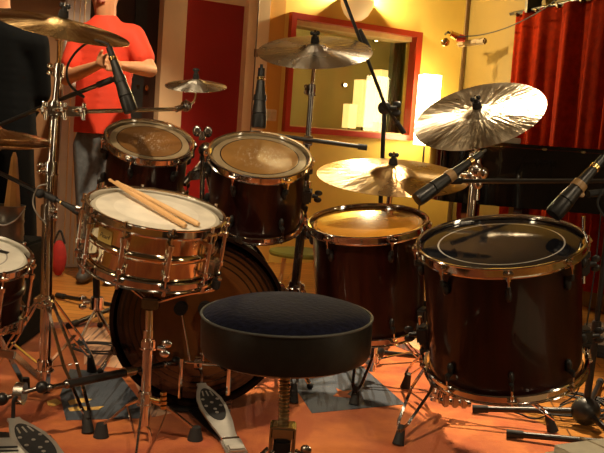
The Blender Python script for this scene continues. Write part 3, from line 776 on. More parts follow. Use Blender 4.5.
# hi-hat pair, mostly out of frame at left
hc = at(-14, 122, 2.55)
for k, (dy, lb) in enumerate(((0, 'upper hi-hat cymbal entering from the left frame edge'), (1, 'lower hi-hat cymbal entering from the left frame edge'))):
    ax = axis_for(-14, 122, .10, .045)
    pr = [(.178, .0), (.12, .011), (.06, .016), (.045, .02), (.03, .034), (.006, .038)]
    if k: pr = [(r, -z) for r, z in pr]
    bm = nbm(); prof = pr + [(r, z-.0012) for r, z in reversed(pr)] + [pr[0]]
    lathe(bm, prof, 72); o = link('hi_hat_cymbal', bm, bronze_gold); o.matrix_world = frame(hc-V((0, 0, .034+.018*k)), ax)
    tag(o, lb, 'cymbal')
hb = V((hc.x, hc.y, 0))
t = empty('hi_hat_stand', hb, 'chrome hi-hat stand just outside the left frame edge', 'stand')
bm = nbm(); tube(bm, (0, 0, .08), (0, 0, hc.z-.09), .012); link('pole', bm, chrome, t)
bm = nbm(); tube(bm, (0, 0, .08), (0, 0, hc.z+.06), .003); link('pull_rod', bm, chrome, t)
bm = nbm(); tube(bm, (0, 0, hc.z-.10), (0, 0, hc.z-.082), .014, .03); link('cymbal_seat', bm, black_rubber, t)
for a in (1.2, 3.1):
    bm = nbm(); e = V((math.cos(a)*.22, math.sin(a)*.22, .012)); obox(bm, (0, 0, .32), e, .02, .004); lg = link('leg', bm, chrome, t)
    bm = nbm(); tube(bm, e+V((0, 0, -.011)), e+V((0, 0, .03)), .016, .012); link('rubber_foot', bm, black_rubber, lg)

# ================================================================== STANDS
def collar(bm, p, d, r=.018, h=.035):
    p = V(p); d = V(d).normalized(); tube(bm, p-d*h/2, p+d*h/2, r, seg=18); tube(bm, p-d*(h/2+.004), p-d*h/2, r*1.15, seg=18); tube(bm, p+d*h/2, p+d*(h/2+.004), r*.9, seg=18)
def add_leg(root, hub, foot, spread, mat, low=None, strips=2, fr=.018):
    """double braced leg: strips from the hub collar to the rubber foot"""
    side = (V(foot)-V(hub)).cross(V((0, 0, 1))).normalized()
    foot = V(foot); d = (foot-V(hub)).normalized()
    end = foot+V((0, 0, .038))
    bm = nbm()
    mid = V(hub).lerp(end, .55)
    for s in ((-1, 1) if strips == 2 else (0,)):
        # the pair of strips bows apart in the middle and meets at the foot
        obox(bm, V(hub)+side*s*.010, mid+side*s*spread, .010, .004, side)
        obox(bm, mid+side*s*spread, end-d*.035+side*s*spread*.5, .010, .004, side)
        obox(bm, end-d*.036+side*s*spread*.5, end, .010, .004, side)
    l = link('leg', bm, mat, root)
    bm = nbm(); 
    dd = (end-V(hub)).normalized()
    tube(bm, V((foot.x, foot.y, .001)), end-dd*.025+V((0, 0, .004)), fr, fr*.55, seg=14)
    link('rubber_foot', bm, black_rubber, l)
    if low is not None:
        bm = nbm(); obox(bm, V(low), mid, .012, .004, side); link('brace', bm, mat, root)
    return l
def localise(o, M):   # parts below are built in world space, then moved into the stand's frame
    Mi = M.inverted()
    for c in o.children_recursive:
        c.data.transform(Mi)
def stand(name, label, base, ztop_pts, feet, hubz=.33, lowz=.07, r0=.016, tilt=None, mat=None, group=None, spread=.02, collars=(), lead=V((0, 0, 0))):
    """ztop_pts: world points up the pole after the base; tilt=(point, axis) where a cymbal sits"""
    mat = mat or chrome
    M = Matrix.Translation((base[0], base[1], 0))
    t = empty(name, M, label, 'cymbal stand', group)
    b = V((base[0], base[1], .04))
    top = V(ztop_pts[0][0]); r = r0
    d = (top-b)
    hub = b+d*((hubz-b.z)/d.z); low = b+d*((lowz-b.z)/d.z)
    bm = nbm(); tube(bm, b, top, r0, seg=20); link('lower_tube', bm, mat, t)
    prev = top; rr = ztop_pts[0][1]
    bm = nbm(); collar(bm, top, d, r0*1.25, .04); c = link('collar', bm, mat, t)
    bm = nbm(); wing(bm, top+V((.6, -.6, 0)).normalized()*r0*1.2, V((.8, -.6, 0)), V((0, 0, 1)), 1.3); link('wing_screw', bm, mat, c)
    for i, (p, rn) in enumerate(ztop_pts[1:]):
        p = V(p); bm = nbm(); tube(bm, prev, p, rr, seg=16); link('upper_tube', bm, mat, t)
        bm = nbm(); collar(bm, p, p-prev, rr*1.5, .032); c = link('collar', bm, mat, t)
        bm = nbm(); wing(bm, p+V((-.6, -.6, 0)).normalized()*rr*1.3, V((-.7, -.7, 0)), V((0, 0, 1)), 1.1); link('wing_screw', bm, mat, c)
        prev = p; rr = rn
    bm = nbm(); collar(bm, hub, d, r0*1.5, .03)
    for f in feet:
        q = (V((f[0], f[1], hub.z))-hub); q.z = 0; q.normalize(); rbox(bm, (0, 0, 0), (.022, .03, .022), Matrix.Translation(hub+q*r0*1.6))
    c = link('leg_collar', bm, mat, t)
    bm = nbm(); wing(bm, hub+V((0, -1, 0))*r0*1.4, V((0, -1, 0)), V((1, 0, 0)), 1.2); link('wing_screw', bm, mat, c)
    bm = nbm(); collar(bm, low, d, r0*1.4, .028); link('brace_collar', bm, mat, t)
    for f in feet:
        q = (V((f[0], f[1], 0))-V((hub.x, hub.y, 0))).normalized()
        add_leg(t, hub+q*r0*1.6, V((f[0], f[1], 0)), spread, mat, low+q*r0*1.3)
    if tilt:
        c_, ax = tilt
        s0_ = c_-ax*.055
        bm = nbm(); tube(bm, prev, s0_, rr, seg=12); path(bm, [s0_, c_-ax*.03], rr*.8); link('rod', bm, mat, t)
        bm = nbm()
        lathe(bm, [(0, -.012), (.016, -.012), (.018, 0), (.016, .012), (0, .012)], 16, frame(s0_, V((1, .2, 0))))
        g_ = link('tilter', bm, mat, t)
        bm = nbm(); wing(bm, s0_+V((.018, -.012, 0)), V((1, -.4, 0)), V((0, 0, 1)), 1.1); link('wing_screw', bm, mat, g_)
        bm = nbm(); tube(bm, s0_, c_+ax*.045, .0038); link('cymbal_rod', bm, mat, t)
        bm = nbm(); tube(bm, c_-ax*.034, c_-ax*.012, .012, .012); tube(bm, c_+ax*.002, c_+ax*.022, .016, .013); link('felt', bm, felt_m, t)
        bm = nbm(); tube(bm, c_+ax*.022, c_+ax*.034, .009, .007)
        sd = ax.cross(V((0, 1, 0))).normalized()
        for k in (-1, 1): ball(bm, c_+ax*.035+sd*k*.010, .009, (.9, .45, .9), 10)
        link('wing_nut', bm, black_metal, t)
    return t, M
# S1: left crash stand
s1b = G(44, 397); 
Y1 = s1b.y
j1 = at(48, 212, Y1+.0); j2 = at(50.5, 168, Y1); j3 = at(54.5, 108, Y1); j4 = at(58.5, 70, Y1-.01)
stand_l, M1 = stand('cymbal_stand', 'tall chrome stand with the golden crash on top, beside the snare drum', (s1b.x, s1b.y),
    [(j1, .0145), (j2, .0125), (j3, .0095), (j4, .0065)], [(G(92, 372).x, G(92, 372).y), (G(88, 433).x, G(88, 433).y), (G(-10, 388).x, G(-10, 388).y)], hubz=.30, lowz=.10, r0=.0175, tilt=(c1, a1))
# horizontal clamp and arm to the splash
hx = at(178, 109, Y1+.16); tipp = at(191, 104, 2.97)
bm = nbm(); pA = at(41, 111, Y1-.02); pB = at(86, 111.5, Y1+.02)
obox(bm, pA, pB, .030, .022); obox(bm, at(41, 107, Y1-.035), at(84, 108, Y1), .008, .008)
c = link('clamp', bm, chrome_worn, stand_l)
for (a, b) in ((44, 111), (63, 111), (82, 111.5)):
    bm = nbm(); p = at(a, b, Y1-.045); wing(bm, p, V((0, -1, .3)), V((1, 0, .3)), 1.2); tube(bm, p+V((0, .02, -.025)), p+V((0, .02, .025)), .006); link('wing_screw', bm, chrome_worn, c)
bm = nbm(); tube(bm, pB, at(180, 109, 2.95), .0068); link('boom_arm', bm, chrome_worn, stand_l)
bm = nbm(); s_ = at(186, 106, 2.97); ball(bm, s_, .019, (1, .8, 1)); tube(bm, at(176, 109.3, 2.94), s_, .010); g_ = link('tilter', bm, dark_chrome, stand_l)
bm = nbm(); wing(bm, s_+V((0, -.015, 0)), V((.2, -1, .2)), V((0, 0, 1)), 1.1); link('wing_screw', bm, dark_chrome, g_)
bm = nbm(); path(bm, [s_, at(194, 101, 2.98), c2-a2*.03, c2+a2*.035], .004); link('cymbal_rod', bm, chrome, stand_l)
bm = nbm(); tube(bm, c2-a2*.02, c2-a2*.009, .009); tube(bm, c2+a2*.0015, c2+a2*.016, .011, .009); link('felt', bm, felt_m, stand_l)
bm = nbm(); tube(bm, c2+a2*.016, c2+a2*.028, .008, .005); ball(bm, c2+a2*.03, .009, (1.3, .5, .7)); link('wing_nut', bm, black_metal, stand_l)
localise(stand_l, M1)
# S3: crash 2 stand
s3b = V((-.02, 3.16, 0)); Y3 = 3.18
st3, M3 = stand('cymbal_stand', 'slim chrome stand behind the larger mounted tom, carrying the silvery crash', (s3b.x, s3b.y),
    [(at(301, 232, Y3), .0125), (at(306, 165, Y3), .0095), (at(311.5, 90, Y3), .0065)], [(G(293, 403).x, G(293, 403).y), (G(342, 372).x, G(342, 372).y), (-.12, 3.40)], hubz=.32, lowz=.12, r0=.016, tilt=(c3, a3), mat=dark_chrome)
localise(st3, M3)
# S4: ride stand
s4b = V((.285, 3.16, 0)); Y4 = 3.14
st4, M4 = stand('cymbal_stand', 'chrome tripod stand behind the golden headed floor tom, carrying the ride cymbal', (s4b.x, s4b.y),
    [(at(379, 262, Y4), .0125), (at(388, 210, Y4), .0095), (at(391, 188, Y4-.03), .0065)], [(G(354, 405).x, G(354, 405).y), (.52, 3.10), (.24, 3.45)], hubz=.24, lowz=.085, r0=.017, tilt=(c4, a4), spread=.028)
f1c = F1M @ V((0, .174, .16))
bm = nbm(); tube(bm, at(380, 262, Y4), f1c+V((0, -.0, 0)), .012); link('tom_arm', bm, chrome, st4)
localise(st4, M4)
# S5: hazy crash stand, carries the black-headed floor tom
s5b = V((.468, 2.83, 0)); Y5 = 2.83
st5, M5 = stand('cymbal_stand', 'chrome tripod stand behind the black headed floor tom, carrying the hazy crash', (s5b.x, s5b.y),
    [(at(469, 235, Y5), .0125), (at(474, 180, Y5), .0105), (at(476, 158, Y5), .0075)], [(G(398, 445).x, G(398, 445).y), (G(405, 388).x, G(405, 388).y), (G(553, 432).x, G(553, 432).y)], hubz=.235, lowz=.07, r0=.017, tilt=(c5, a5), spread=.03)
bm = nbm()
for (a, b, r_) in ((476, 170, .024), (470, 176, .018), (483, 173, .018), (478, 184, .016)): ball(bm, at(a, b, Y5-.02), r_, (1, .7, 1), 14)
tube(bm, at(475, 200, Y5), at(477, 160, Y5), .014); c = link('clamp', bm, chrome_worn, st5)
bm = nbm(); wing(bm, at(466, 174, Y5-.03), V((-1, -.3, 0)), V((0, 0, 1)), 1.6); link('wing_screw', bm, chrome_worn, c)
f2c = F2M @ V((0, .2, .17))
bm = nbm(); tube(bm, at(469, 262, Y5), F2M @ V((0, .2, .18)), .012); link('tom_arm', bm, chrome, st5)
# clamp cluster under the tom
cl = at(455, 400, 2.78)
bm = nbm(); 
for dx in (-.03, 0, .028): rbox(bm, (0, 0, 0), (.02, .03, .045), Matrix.Translation(cl+V((dx, 0, 0))))
tube(bm, cl+V((-.05, 0, -.005)), cl+V((.05, 0, -.01)), .010); link('clamp', bm, dark_chrome, st5)
localise(st5, M5)
# tom brackets on the floor tom shells (rod with black bracket and wing bolt)
def bracket(root, M, R_, ang, z, rod0, rod1, name='bracket'):
    T = Matrix.Rotation(ang, 4, 'Z'); rs_ = R_-.016
    bm = nbm(); rbox(bm, (rs_+.014, 0, z), (.03, .04, .05), T, .006); b_ = link(name, bm, black_metal, root)
    bm = nbm(); p = T @ V((rs_+.03, 0, z)); wing(bm, p, T.to_3x3() @ V((1, 0, 0)), V((0, 0, 1)), 1.4); link('wing_bolt', bm, black_metal, b_)
    bm = nbm(); tube(bm, T @ V((rs_+.018, .0, z+rod0)), T @ V((rs_+.018, 0, z+rod1)), .0048, seg=10); link('leg_rod', bm, chrome, b_)
bracket(ft2, F2M, .2115, .10, .245, -.05, .13)
bracket(ft2, F2M, .2115, .0, .055, -.06, .02)
bracket(ft2, F2M, .2115, PI-.15, .085, -.10, .05)
bracket(ft1, F1M, .190, -.55, .05, -.02, .02)
bracket(tom2, T2M, .167, -.02, .10, -.02, .05)

# ---- tom holder between the mounted toms
th = at(206, 150, 2.98)
base = V((BDM.translation.x+.02, 2.98, .505))
t = empty('tom_holder', base, 'chrome double tom holder between the two mounted toms', 'holder')
Mh = Matrix.Translation(base)
bm = nbm(); tube(bm, base+V((0, 0, .02)), V((th.x, th.y, th.z-.02)), .0125); link('post', bm, chrome, t)
bm = nbm(); tube(bm, base, base+V((0, 0, .04)), .03, .022); link('mount', bm, dark_chrome, t)
bm = nbm(); ball(bm, th, .026); tube(bm, th+V((0, 0, -.05)), th+V((0, 0, -.02)), .02); link('joint', bm, dark_chrome, t)
bm = nbm(); wing(bm, at(202, 140, 2.95), V((0, -.1, 1)), V((1, 0, 0)), 2.0); link('wing_screw', bm, dark_chrome, t)
bm = nbm(); tube(bm, th, T2M @ V((-.151, .02, .12)), .011); link('tom_arm', bm, chrome, t)
bm = nbm(); tube(bm, th+V((0, 0, -.03)), T1M @ V((.127, -.01, .07)), .011); obox(bm, at(188, 176, 2.92), at(206, 174, 2.95), .03, .02); link('tom_arm', bm, chrome_worn, t)
bm = nbm(); tube(bm, at(203, 160, 2.93), at(202, 200, 2.93), .008); tube(bm, at(214, 158, 2.95), at(212, 200, 2.95), .007); link('rod', bm, chrome, t)
localise(t, Mh)

# ---- snare stand
sb = SM @ V((0, 0, -.03)); sc = V((sb.x-.005, sb.y+.0, 0)); gb = G(143, 470)
sc = V(at(144, 440, 2.37)); sc.z = 0
t = empty('snare_stand', sc, 'chrome basket stand holding the polished snare drum', 'stand'); Ms = Matrix.Translation(sc)
hubp = at(151, 303, 2.37); lowp = at(145, 398, 2.37)
bm = nbm(); tube(bm, at(148.5, 330, 2.37), at(144.5, 425, 2.37), .0135, seg=20); link('lower_tube', bm, chrome, t)
bm = nbm(); tube(bm, at(149.5, 310, 2.37), at(148.3, 345, 2.37), .0105); link('upper_tube', bm, chrome, t)
bm = nbm(); collar(bm, at(148.5, 344, 2.37), V((0, 0, 1)), .02, .02); c = link('collar', bm, chrome, t)
bm = nbm(); wing(bm, at(158, 347, 2.35), V((1, -.2, -.1)), V((.2, 0, 1)), 1.5); link('wing_screw', bm, chrome, c)
# fork at the bottom of the tube
bm = nbm()
e0 = at(144.5, 423, 2.37)
for s in (-1, 1): path(bm, [e0, e0+V((s*.017, 0, -.03)), e0+V((s*.018, 0, -.11))], .0045)
link('fork', bm, chrome, t)
# basket arms
bm = nbm(); rbox(bm, (0, 0, 0), (.045, .04, .03), Matrix.Translation(hubp)); link('basket_hub', bm, dark_chrome, t)
for a in (PI*.93, -.25, PI*.5):
    e = SM @ (Matrix.Rotation(a, 4, 'Z') @ V((.19, 0, -.026))); e2 = SM @ (Matrix.Rotation(a, 4, 'Z') @ V((.205, 0, .012)))
    bm = nbm(); path(bm, [hubp+V((0, 0, -.002)), hubp.lerp(e, .5)+V((0, 0, .004)), e], .0062, smooth=True); tube(bm, e, e2, .006); l = link('basket_arm', bm, chrome, t)
    bm = nbm(); rbox(bm, (0, 0, 0), (.022, .022, .03), frame((e+e2)/2, sax)); link('grip', bm, black_rubber, l)
# legs
for (kx, ky, ex, ey, fx, fy) in ((127, 405, 107, 424, 101, 437), (168, 408, 188, 426, 195, 440)):
    fp = G(fx, fy); kn = at(kx, ky, 2.40)
    en = fp+V((0, 0, .03)); hub = lowp
    bm = nbm(); obox(bm, hub, kn, .016, .006, V((0, 1, 0))); obox(bm, kn, en, .016, .006, V((0, 1, 0))); l = link('leg', bm, chrome_worn, t)
    bm = nbm(); tube(bm, V((fp.x, fp.y, .001)), en+V((0, 0, .008)), .022, .014); link('rubber_foot', bm, black_rubber, l)
    bm = nbm(); obox(bm, kn, at(136 if fx < 140 else 156, 439, 2.39), .010, .004, V((0, 1, 0))); link('brace', bm, chrome_worn, t)
fp = V((sc.x+.02, sc.y-.24, 0))
bm = nbm(); obox(bm, lowp+V((0, -.03, 0)), fp+V((0, 0, .03)), .016, .006); l = link('leg', bm, chrome_worn, t)
bm = nbm(); tube(bm, fp+V((0, 0, .001)), fp+V((0, 0, .04)), .02, .014); link('rubber_foot', bm, black_rubber, l)
bm = nbm(); collar(bm, lowp, V((0, 0, 1)), .019, .03); c = link('leg_collar', bm, chrome_worn, t)
bm = nbm()
for k in range(4): tube(bm, at(163.5, 392+k*4.6, 2.36), at(163.5, 395+k*4.6, 2.36), .009)
tube(bm, lowp, at(160, 401, 2.36), .006)
link('height_knob', bm, brass_m, c)
localise(t, Ms)

# ================================================================== STOOL
tc_ = at(287, 314.5, 1.87); tax = axis_for(287, 314.5, .035, .245); TR = .18
TM = frame(tc_-tax*.088, tax)
base = V((TM.translation.x, TM.translation.y, 0))
t = empty('drum_stool', base, 'round drum stool with blue velvet top, black vinyl side and threaded steel post', 'stool')
Mt = Matrix.Translation(base)
bm = nbm(); lathe(bm, [(0, .004), (TR-.02, .0), (TR-.004, .008), (TR, .02), (TR+.001, .07), (TR-.001, .088), (TR-.01, .09), (0, .09)], 72, TM); seat = link('seat', bm, vinyl, t)
bm = nbm(); lathe(bm, [(TR-.003, .088), (TR-.016, .098), (TR*.75, .107), (TR*.4, .111), (0, .112)], 72, TM); link('cushion_top', bm, velvet, seat)
bm = nbm(); pts = [TM @ V((TR*math.cos(a), TR*math.sin(a), .089)) for a in [2*PI*k/72 for k in range(73)]]; path(bm, pts, .0028, 8, smooth=False); link('piping', bm, mk('grey_piping', (.09, .095, .085), .5), seat)
bm = nbm(); rbox(bm, (0, 0, -.012), (.11, .11, .02), TM); link('seat_plate', bm, black_metal, t)
pt0 = TM @ V((0, 0, -.005)); pb0 = at(283.5, 424, 1.87)
bm = nbm(); prof = []; Lp = (pt0-pb0).length; n = int(Lp/.0078)
for k in range(n): prof += [(0.0098, k*Lp/n), (.0128, (k+.5)*Lp/n)]
prof = [(0, 0)] + prof + [(0.0098, Lp), (0, Lp)]
lathe(bm, prof, 20, frame(pb0, pt0-pb0)); link('threaded_post', bm, mk('worn_brass_thread', (.66, .52, .30), .3, 1, .2), t)
bx = Matrix.Translation(V((pb0.x, pb0.y, 0)))
bm = nbm(); rbox(bm, (0, 0, pb0.z-.013), (.056, .056, .026), bx, .004)
for s in (-1, 1): rbox(bm, (s*.024, -.002, pb0.z-.04), (.008, .052, .08), bx, .002)
hs = link('post_housing', bm, chrome_worn, t)
bm = nbm(); tube(bm, V((pb0.x, pb0.y, .06)), V((pb0.x, pb0.y, pb0.z-.02)), .019); link('lower_tube', bm, black_metal, t)
bm = nbm(); rbox(bm, (0, -.012, pb0.z-.055), (.036, .045, .06), bx, .006); link('clamp_body', bm, black_plastic, hs)
bm = nbm(); wing(bm, V((pb0.x+.03, pb0.y-.02, pb0.z-.055)), V((1, -.5, 0)), V((.3, 0, 1)), 1.4); link('wing_screw', bm, chrome_worn, hs)
for a in (-2.4, -.7, 1.6):
    e = V((pb0.x+.26*math.cos(a), pb0.y+.26*math.sin(a), 0))
    add_leg(t, V((pb0.x+.03*math.cos(a), pb0.y+.03*math.sin(a), pb0.z-.05)), e, .018, chrome_worn, V((pb0.x, pb0.y, .07)))
localise(t, Mt)

# ================================================================== PEDALS
def pedal_board(root, heel, toe, wid=.078, slats=False):
    heel = V(heel); toe = V(toe); d = toe-heel; L = d.length
    x = d.normalized(); y = V((0, 0, 1)).cross(x).normalized(); z = x.cross(y)
    M = Matrix((x, y, z)).transposed().to_4x4(); M.translation = heel
    h = wid/2
    bm = nbm()
    out = [(0.0, h*.55), (L*.12, h*.62), (L*.3, h*.85), (L*.55, h), (L*.72, h*.93), (L*.86, h*.62), (L*.95, h*.36), (L, h*.34)]
    poly = out + [(a, -b) for a, b in reversed(out)]
    prism(bm, poly, 0, .007, M); b_ = link('footboard', bm, steel, root, smooth=False)
    if slats:
        bm = nbm()
        for k in range(9): rbox(bm, (L*(.3+.065*k), 0, .008), (.006, wid*.8*(1-abs(k-4)*.06), .003), M, .001)
        link('groove', bm, black_rubber, b_); 
    else:
        bm = nbm(); el = [(L*.60+L*.29*math.cos(a), h*.74*math.sin(a)*(1-.12*math.cos(a))) for a in [2*PI*k/28 for k in range(28)]]
        prism(bm, el, .0065, .0085, M); link('grip_pad', bm, black_rubber, b_, smooth=False)
        for (u, v) in ((.50, 0), (.56, .27), (.56, -.27), (.62, 0), (.68, .27), (.68, -.27), (.44, .0)):
            bm = nbm(); tube(bm, M @ V((L*u, v*wid, .0084)), M @ V((L*u, v*wid, .0098)), .0052, seg=14); link('grip_dot', bm, steel, b_)
        for v in (-.2, 0, .2):
            bm = nbm(); obox(bm, M @ V((L*.74, v*wid*.9, .0092)), M @ V((L*.83, v*wid*.7, .0092)), .004, .003, y); link('grip_bar', bm, steel, b_)
    bm = nbm(); rbox(bm, (-.035, 0, .003), (.07, wid*.72, .014), M); rbox(bm, (-.052, 0, .012), (.03, wid*.6, .012), M)
    hp = link('heel_plate', bm, steel, root)
    bm = nbm(); tube(bm, M @ V((.001, -h*.6, .006)), M @ V((.001, h*.6, .006)), .006); link('hinge', bm, chrome, root)
    return M
# main pedal at the bass drum
heel = G(230, 441, .015); toe = at(201, 385, 2.66)
t = empty('bass_drum_pedal', V((heel.x, heel.y, 0)), 'silver footboard bass drum pedal with two black beaters, right of the snare stand', 'pedal'); Mp = Matrix.Translation((heel.x, heel.y, 0))
pedal_board(t, heel, toe, .082)
yp = 2.655
ax0 = at(172, 361, yp); ax1 = at(228, 365, yp)
bm = nbm(); tube(bm, ax0, ax1, .0065); link('axle', bm, chrome, t)
for p in (at(176, 361, yp), at(224, 365, yp)):
    bm = nbm(); obox(bm, V((p.x, p.y, .012)), p+V((0, 0, .012)), .020, .014); ball(bm, p, .014); ps = link('post', bm, black_metal, t)
bm = nbm(); rbox(bm, ((ax0.x+ax1.x)/2, yp+.01, .009), (.20, .05, .01)); obox(bm, V((heel.x, heel.y+.02, .010)), V(((ax0.x+ax1.x)/2, yp, .010)), .06, .005, V((1, 0, 0))); link('base_plate', bm, black_metal, t)
mid = at(199, 362, yp)
bm = nbm(); tube(bm, mid-V((.012, 0, 0)), mid+V((.012, 0, 0)), .024, seg=24); link('chain_wheel', bm, chrome, t)
bm = nbm(); path(bm, [mid+V((0, -.024, 0)), toe+V((0, .0, .035)), toe+V((0, .005, .004))], .005); link('chain', bm, dark_chrome, t)
for (a, b, c) in ((181, 308, 190), (205, 308, 203)):
    hd_ = at(a, b, yp+.005); rt_ = at(c, 361, yp)
    bm = nbm(); tube(bm, rt_, hd_, .0036); bt = link('beater_rod', bm, chrome, t)
    bm = nbm(); tube(bm, hd_+V((0, -.02, .0)), hd_+V((0, .016, 0)), .0195, .0195, seg=20); link('beater', bm, felt_m, bt)
for (px_, py_) in ((229, 372), (181, 375)):
    bm = nbm(); p = at(px_, py_, yp-.03); path(bm, [p+V((0, 0, .05)), p-V((0, 0, .07))], .007); link('spring', bm, chrome, t)
shaft_end = at(176, 362, yp)
localise(t, Mp)
# linked second pedal
heel = G(70, 485, .015); toe = at(13, 420, 2.28)
t = empty('linked_pedal', V((heel.x, heel.y, 0)), 'silver footboard second pedal at lower left, joined by a black drive shaft', 'pedal'); Mp = Matrix.Translation((heel.x, heel.y, 0))
pedal_board(t, heel, toe, .098)
pa = at(42, 387, 2.33); pb_ = at(2, 399, 2.30)
for p in (pa, pb_):
    bm = nbm(); obox(bm, V((p.x, p.y, .012)), p+V((0, 0, .01)), .024, .018); ball(bm, p, .017); link('post', bm, black_metal, t)
bm = nbm(); tube(bm, pa, pb_, .006); link('axle', bm, dark_chrome, t)
w_ = pa.lerp(pb_, .55)
bm = nbm(); tube(bm, w_-V((.012, 0, 0)), w_+V((.012, 0, 0)), .030, seg=24); 
for k in range(8): ball(bm, w_+V((-.013, .021*math.cos(k*PI/4), .021*math.sin(k*PI/4))), .004, seg=8)
link('chain_wheel', bm, chrome_worn, t)
bm = nbm(); path(bm, [w_+V((0, -.028, 0)), toe+V((0, .0, .05)), toe+V((0, 0, .006))], .0055); link('chain', bm, black_metal, t)
bm = nbm(); rbox(bm, ((pa.x+pb_.x)/2, 2.315, .010), (.16, .05, .008)); rbox(bm, (w_.x+.06, 2.22, .010), (.07, .2, .004)); link('base_plate', bm, black_metal, t)
localise(t, Mp)
# drive shaft
a = pa+V((.02, 0.005, -.002)); b = shaft_end
t = empty('pedal_drive_shaft', V((a.x, a.y, a.z)), 'black telescopic drive shaft linking the two foot pedals across the rug', 'shaft'); Mp = Matrix.Translation(a)
bm = nbm(); tube(bm, a.lerp(b, .12), a.lerp(b, .60), .0115); tube(bm, a.lerp(b, .6), a.lerp(b, .9), .008); link('tube', bm, black_metal, t)
for (u, v) in ((0, .12), (.9, 1)):
    bm = nbm(); p, q_ = a.lerp(b, u), a.lerp(b, v); ball(bm, p, .011); ball(bm, q_, .012); tube(bm, p, q_, .0075); link('universal_joint', bm, dark_chrome, t)
bm = nbm(); collar(bm, a.lerp(b, .6), b-a, .014, .03); link('collar', bm, chrome_worn, t)
localise(t, Mp)
# hi-hat pedal
heel = G(-2, 500, .012); toe = at(-8, 436, 2.10)
t = empty('hi_hat_pedal', V((heel.x, heel.y, 0)), 'grooved silver hi-hat footboard in the lower left corner', 'pedal'); Mp = Matrix.Translation((heel.x, heel.y, 0))
pedal_board(t, heel, at(4, 440, 2.12), .11, True); localise(t, Mp)

# ================================================================== MICROPHONES AND THEIR STANDS
MICP = [(0, -.012), (.0042, -.012), (.0045, .0), (.0095, .001), (.0100, .028), (.0118, .030), (.0118, .040), (.0108, .042), (.0125, .06), (.0175, .12), (.0205, .150), (.0208, .152), (.0198, .153), (.0198, .156), (.0212, .157), (.0214, .192), (.0195, .200), (0, .201)]
tanm = mk('tan_clip', (.36, .22, .09), .5)
def mic(label, tail, head, clip=None, s=None, group=None, cm=None):
    tail = V(tail); head = V(head); L = (head-tail).length; s = s or L/.2
    M = frame(tail, head-tail)
    t = empty('microphone', M, label, 'microphone', group)
    bm = nbm(); lathe(bm, [(r*s, z*L/.2) for r, z in MICP[:5]] + [(0, .028*L/.2)], 20); link('connector', bm, black_metal, t)
    bm = nbm(); lathe(bm, [(0, .028*L/.2)]+[(r*s, z*L/.2) for r, z in MICP[5:7]]+[(0, .040*L/.2)], 20); link('gold_ring', bm, brass_m, t)
    bm = nbm(); lathe(bm, [(0, .04*L/.2)]+[(r*s, z*L/.2) for r, z in MICP[7:11]]+[(0, .15*L/.2)], 24); link('body', bm, black_plastic, t)
    bm = nbm(); lathe(bm, [(0, .149*L/.2)]+[(r*s, z*L/.2) for r, z in MICP[11:]], 24); link('grille', bm, black_metal, t)
    if clip is not None:
        c = M.inverted() @ V(clip)
        bm = nbm(); lathe(bm, [(.0150*s, .090*L/.2), (.0180*s, .090*L/.2), (.0190*s, .108*L/.2), (.0165*s, .108*L/.2), (.0150*s, .090*L/.2)], 20)
        obox(bm, (0, 0, .1*L/.2), c, .012, .010); link('clip', bm, cm or black_plastic, t)
    return t, M
def mic_stand(label, hub, feet, pts, booms, weight=None, ball_r=.03):
    """hub: floor point, pts: pole points, booms: list of point lists"""
    hub = V(hub); base = V((hub.x, hub.y, 0)); M = Matrix.Translation(base)
    t = empty('microphone_stand', base, label, 'microphone stand')
    bm = nbm(); ball(bm, base+V((0, 0, hub.z)), ball_r, seg=20); link('hub', bm, black_plastic, t)
    for f in feet:
        f = V(f); s_ = base+V((0, 0, hub.z)); e = V((f.x, f.y, .014)); d = (e-s_).normalized()
        bm = nbm(); tube(bm, s_, e-d*.03, .010, .0095); l = link('leg', bm, black_metal, t)
        bm = nbm(); tube(bm, e-d*.05, e, .0128, .0135); link('rubber_cap', bm, black_rubber, l)
    prev = base+V((0, 0, hub.z))
    for i, p in enumerate(pts):
        bm = nbm(); tube(bm, prev, p, .0115 if i == 0 else .0085); link('pole', bm, black_metal, t); prev = V(p)
        if i < len(pts)-1: bm = nbm(); collar(bm, prev, V((0, 0, 1)), .015, .05); link('clutch', bm, black_plastic, t)
    bm = nbm(); ball(bm, prev, .026, (1, .6, 1)); g_ = link('boom_joint', bm, black_plastic, t)
    bm = nbm(); wing(bm, prev+V((.02, -.01, 0)), V((1, -.3, 0)), V((0, .3, 1)), 1.8); link('knob', bm, black_plastic, g_)
    for b_ in booms:
        bm = nbm(); path(bm, b_, .0066, smooth=False); link('boom', bm, black_metal, t)
        bm = nbm(); d = V(b_[-1])-V(b_[-2]); d.normalize(); tube(bm, V(b_[-1])-d*.05, V(b_[-1]), .0095); link('boom_end', bm, black_rubber, t)
    localise(t, M); return t
# mic over the left mounted tom, and its boom
mA = at(109, 47, 2.62); mB = at(131, 112, 2.60)
mic('black microphone pointing down beside the red shirt, over the left mounted tom', mA, mB, clip=at(111, 80, 2.66))
bm = nbm(); path(bm, [mA, at(105, 43, 2.62), at(92, 41, 2.64), at(77, 51, 2.66), at(67, 68, 2.68), at(70, 85, 2.68), at(84, 97, 2.68), at(74, 93, 2.70), at(62, 99, 2.70)], .0035)
tag(link('microphone_cable', bm, black_rubber), 'thin black cable curving from the microphone below the golden crash', 'cable')
mic_stand('black boom stand left of frame reaching behind the golden crash stand', G(-60, 330, .04)*1, [G(-90, 350), G(-70, 300), G(-20, 340)], [at(-62, 200, G(-60, 330).y), at(-60, 150, 2.95)],
          [[at(-75, 156, 2.98), at(62, 99, 2.72), at(112, 79.5, 2.665)]])
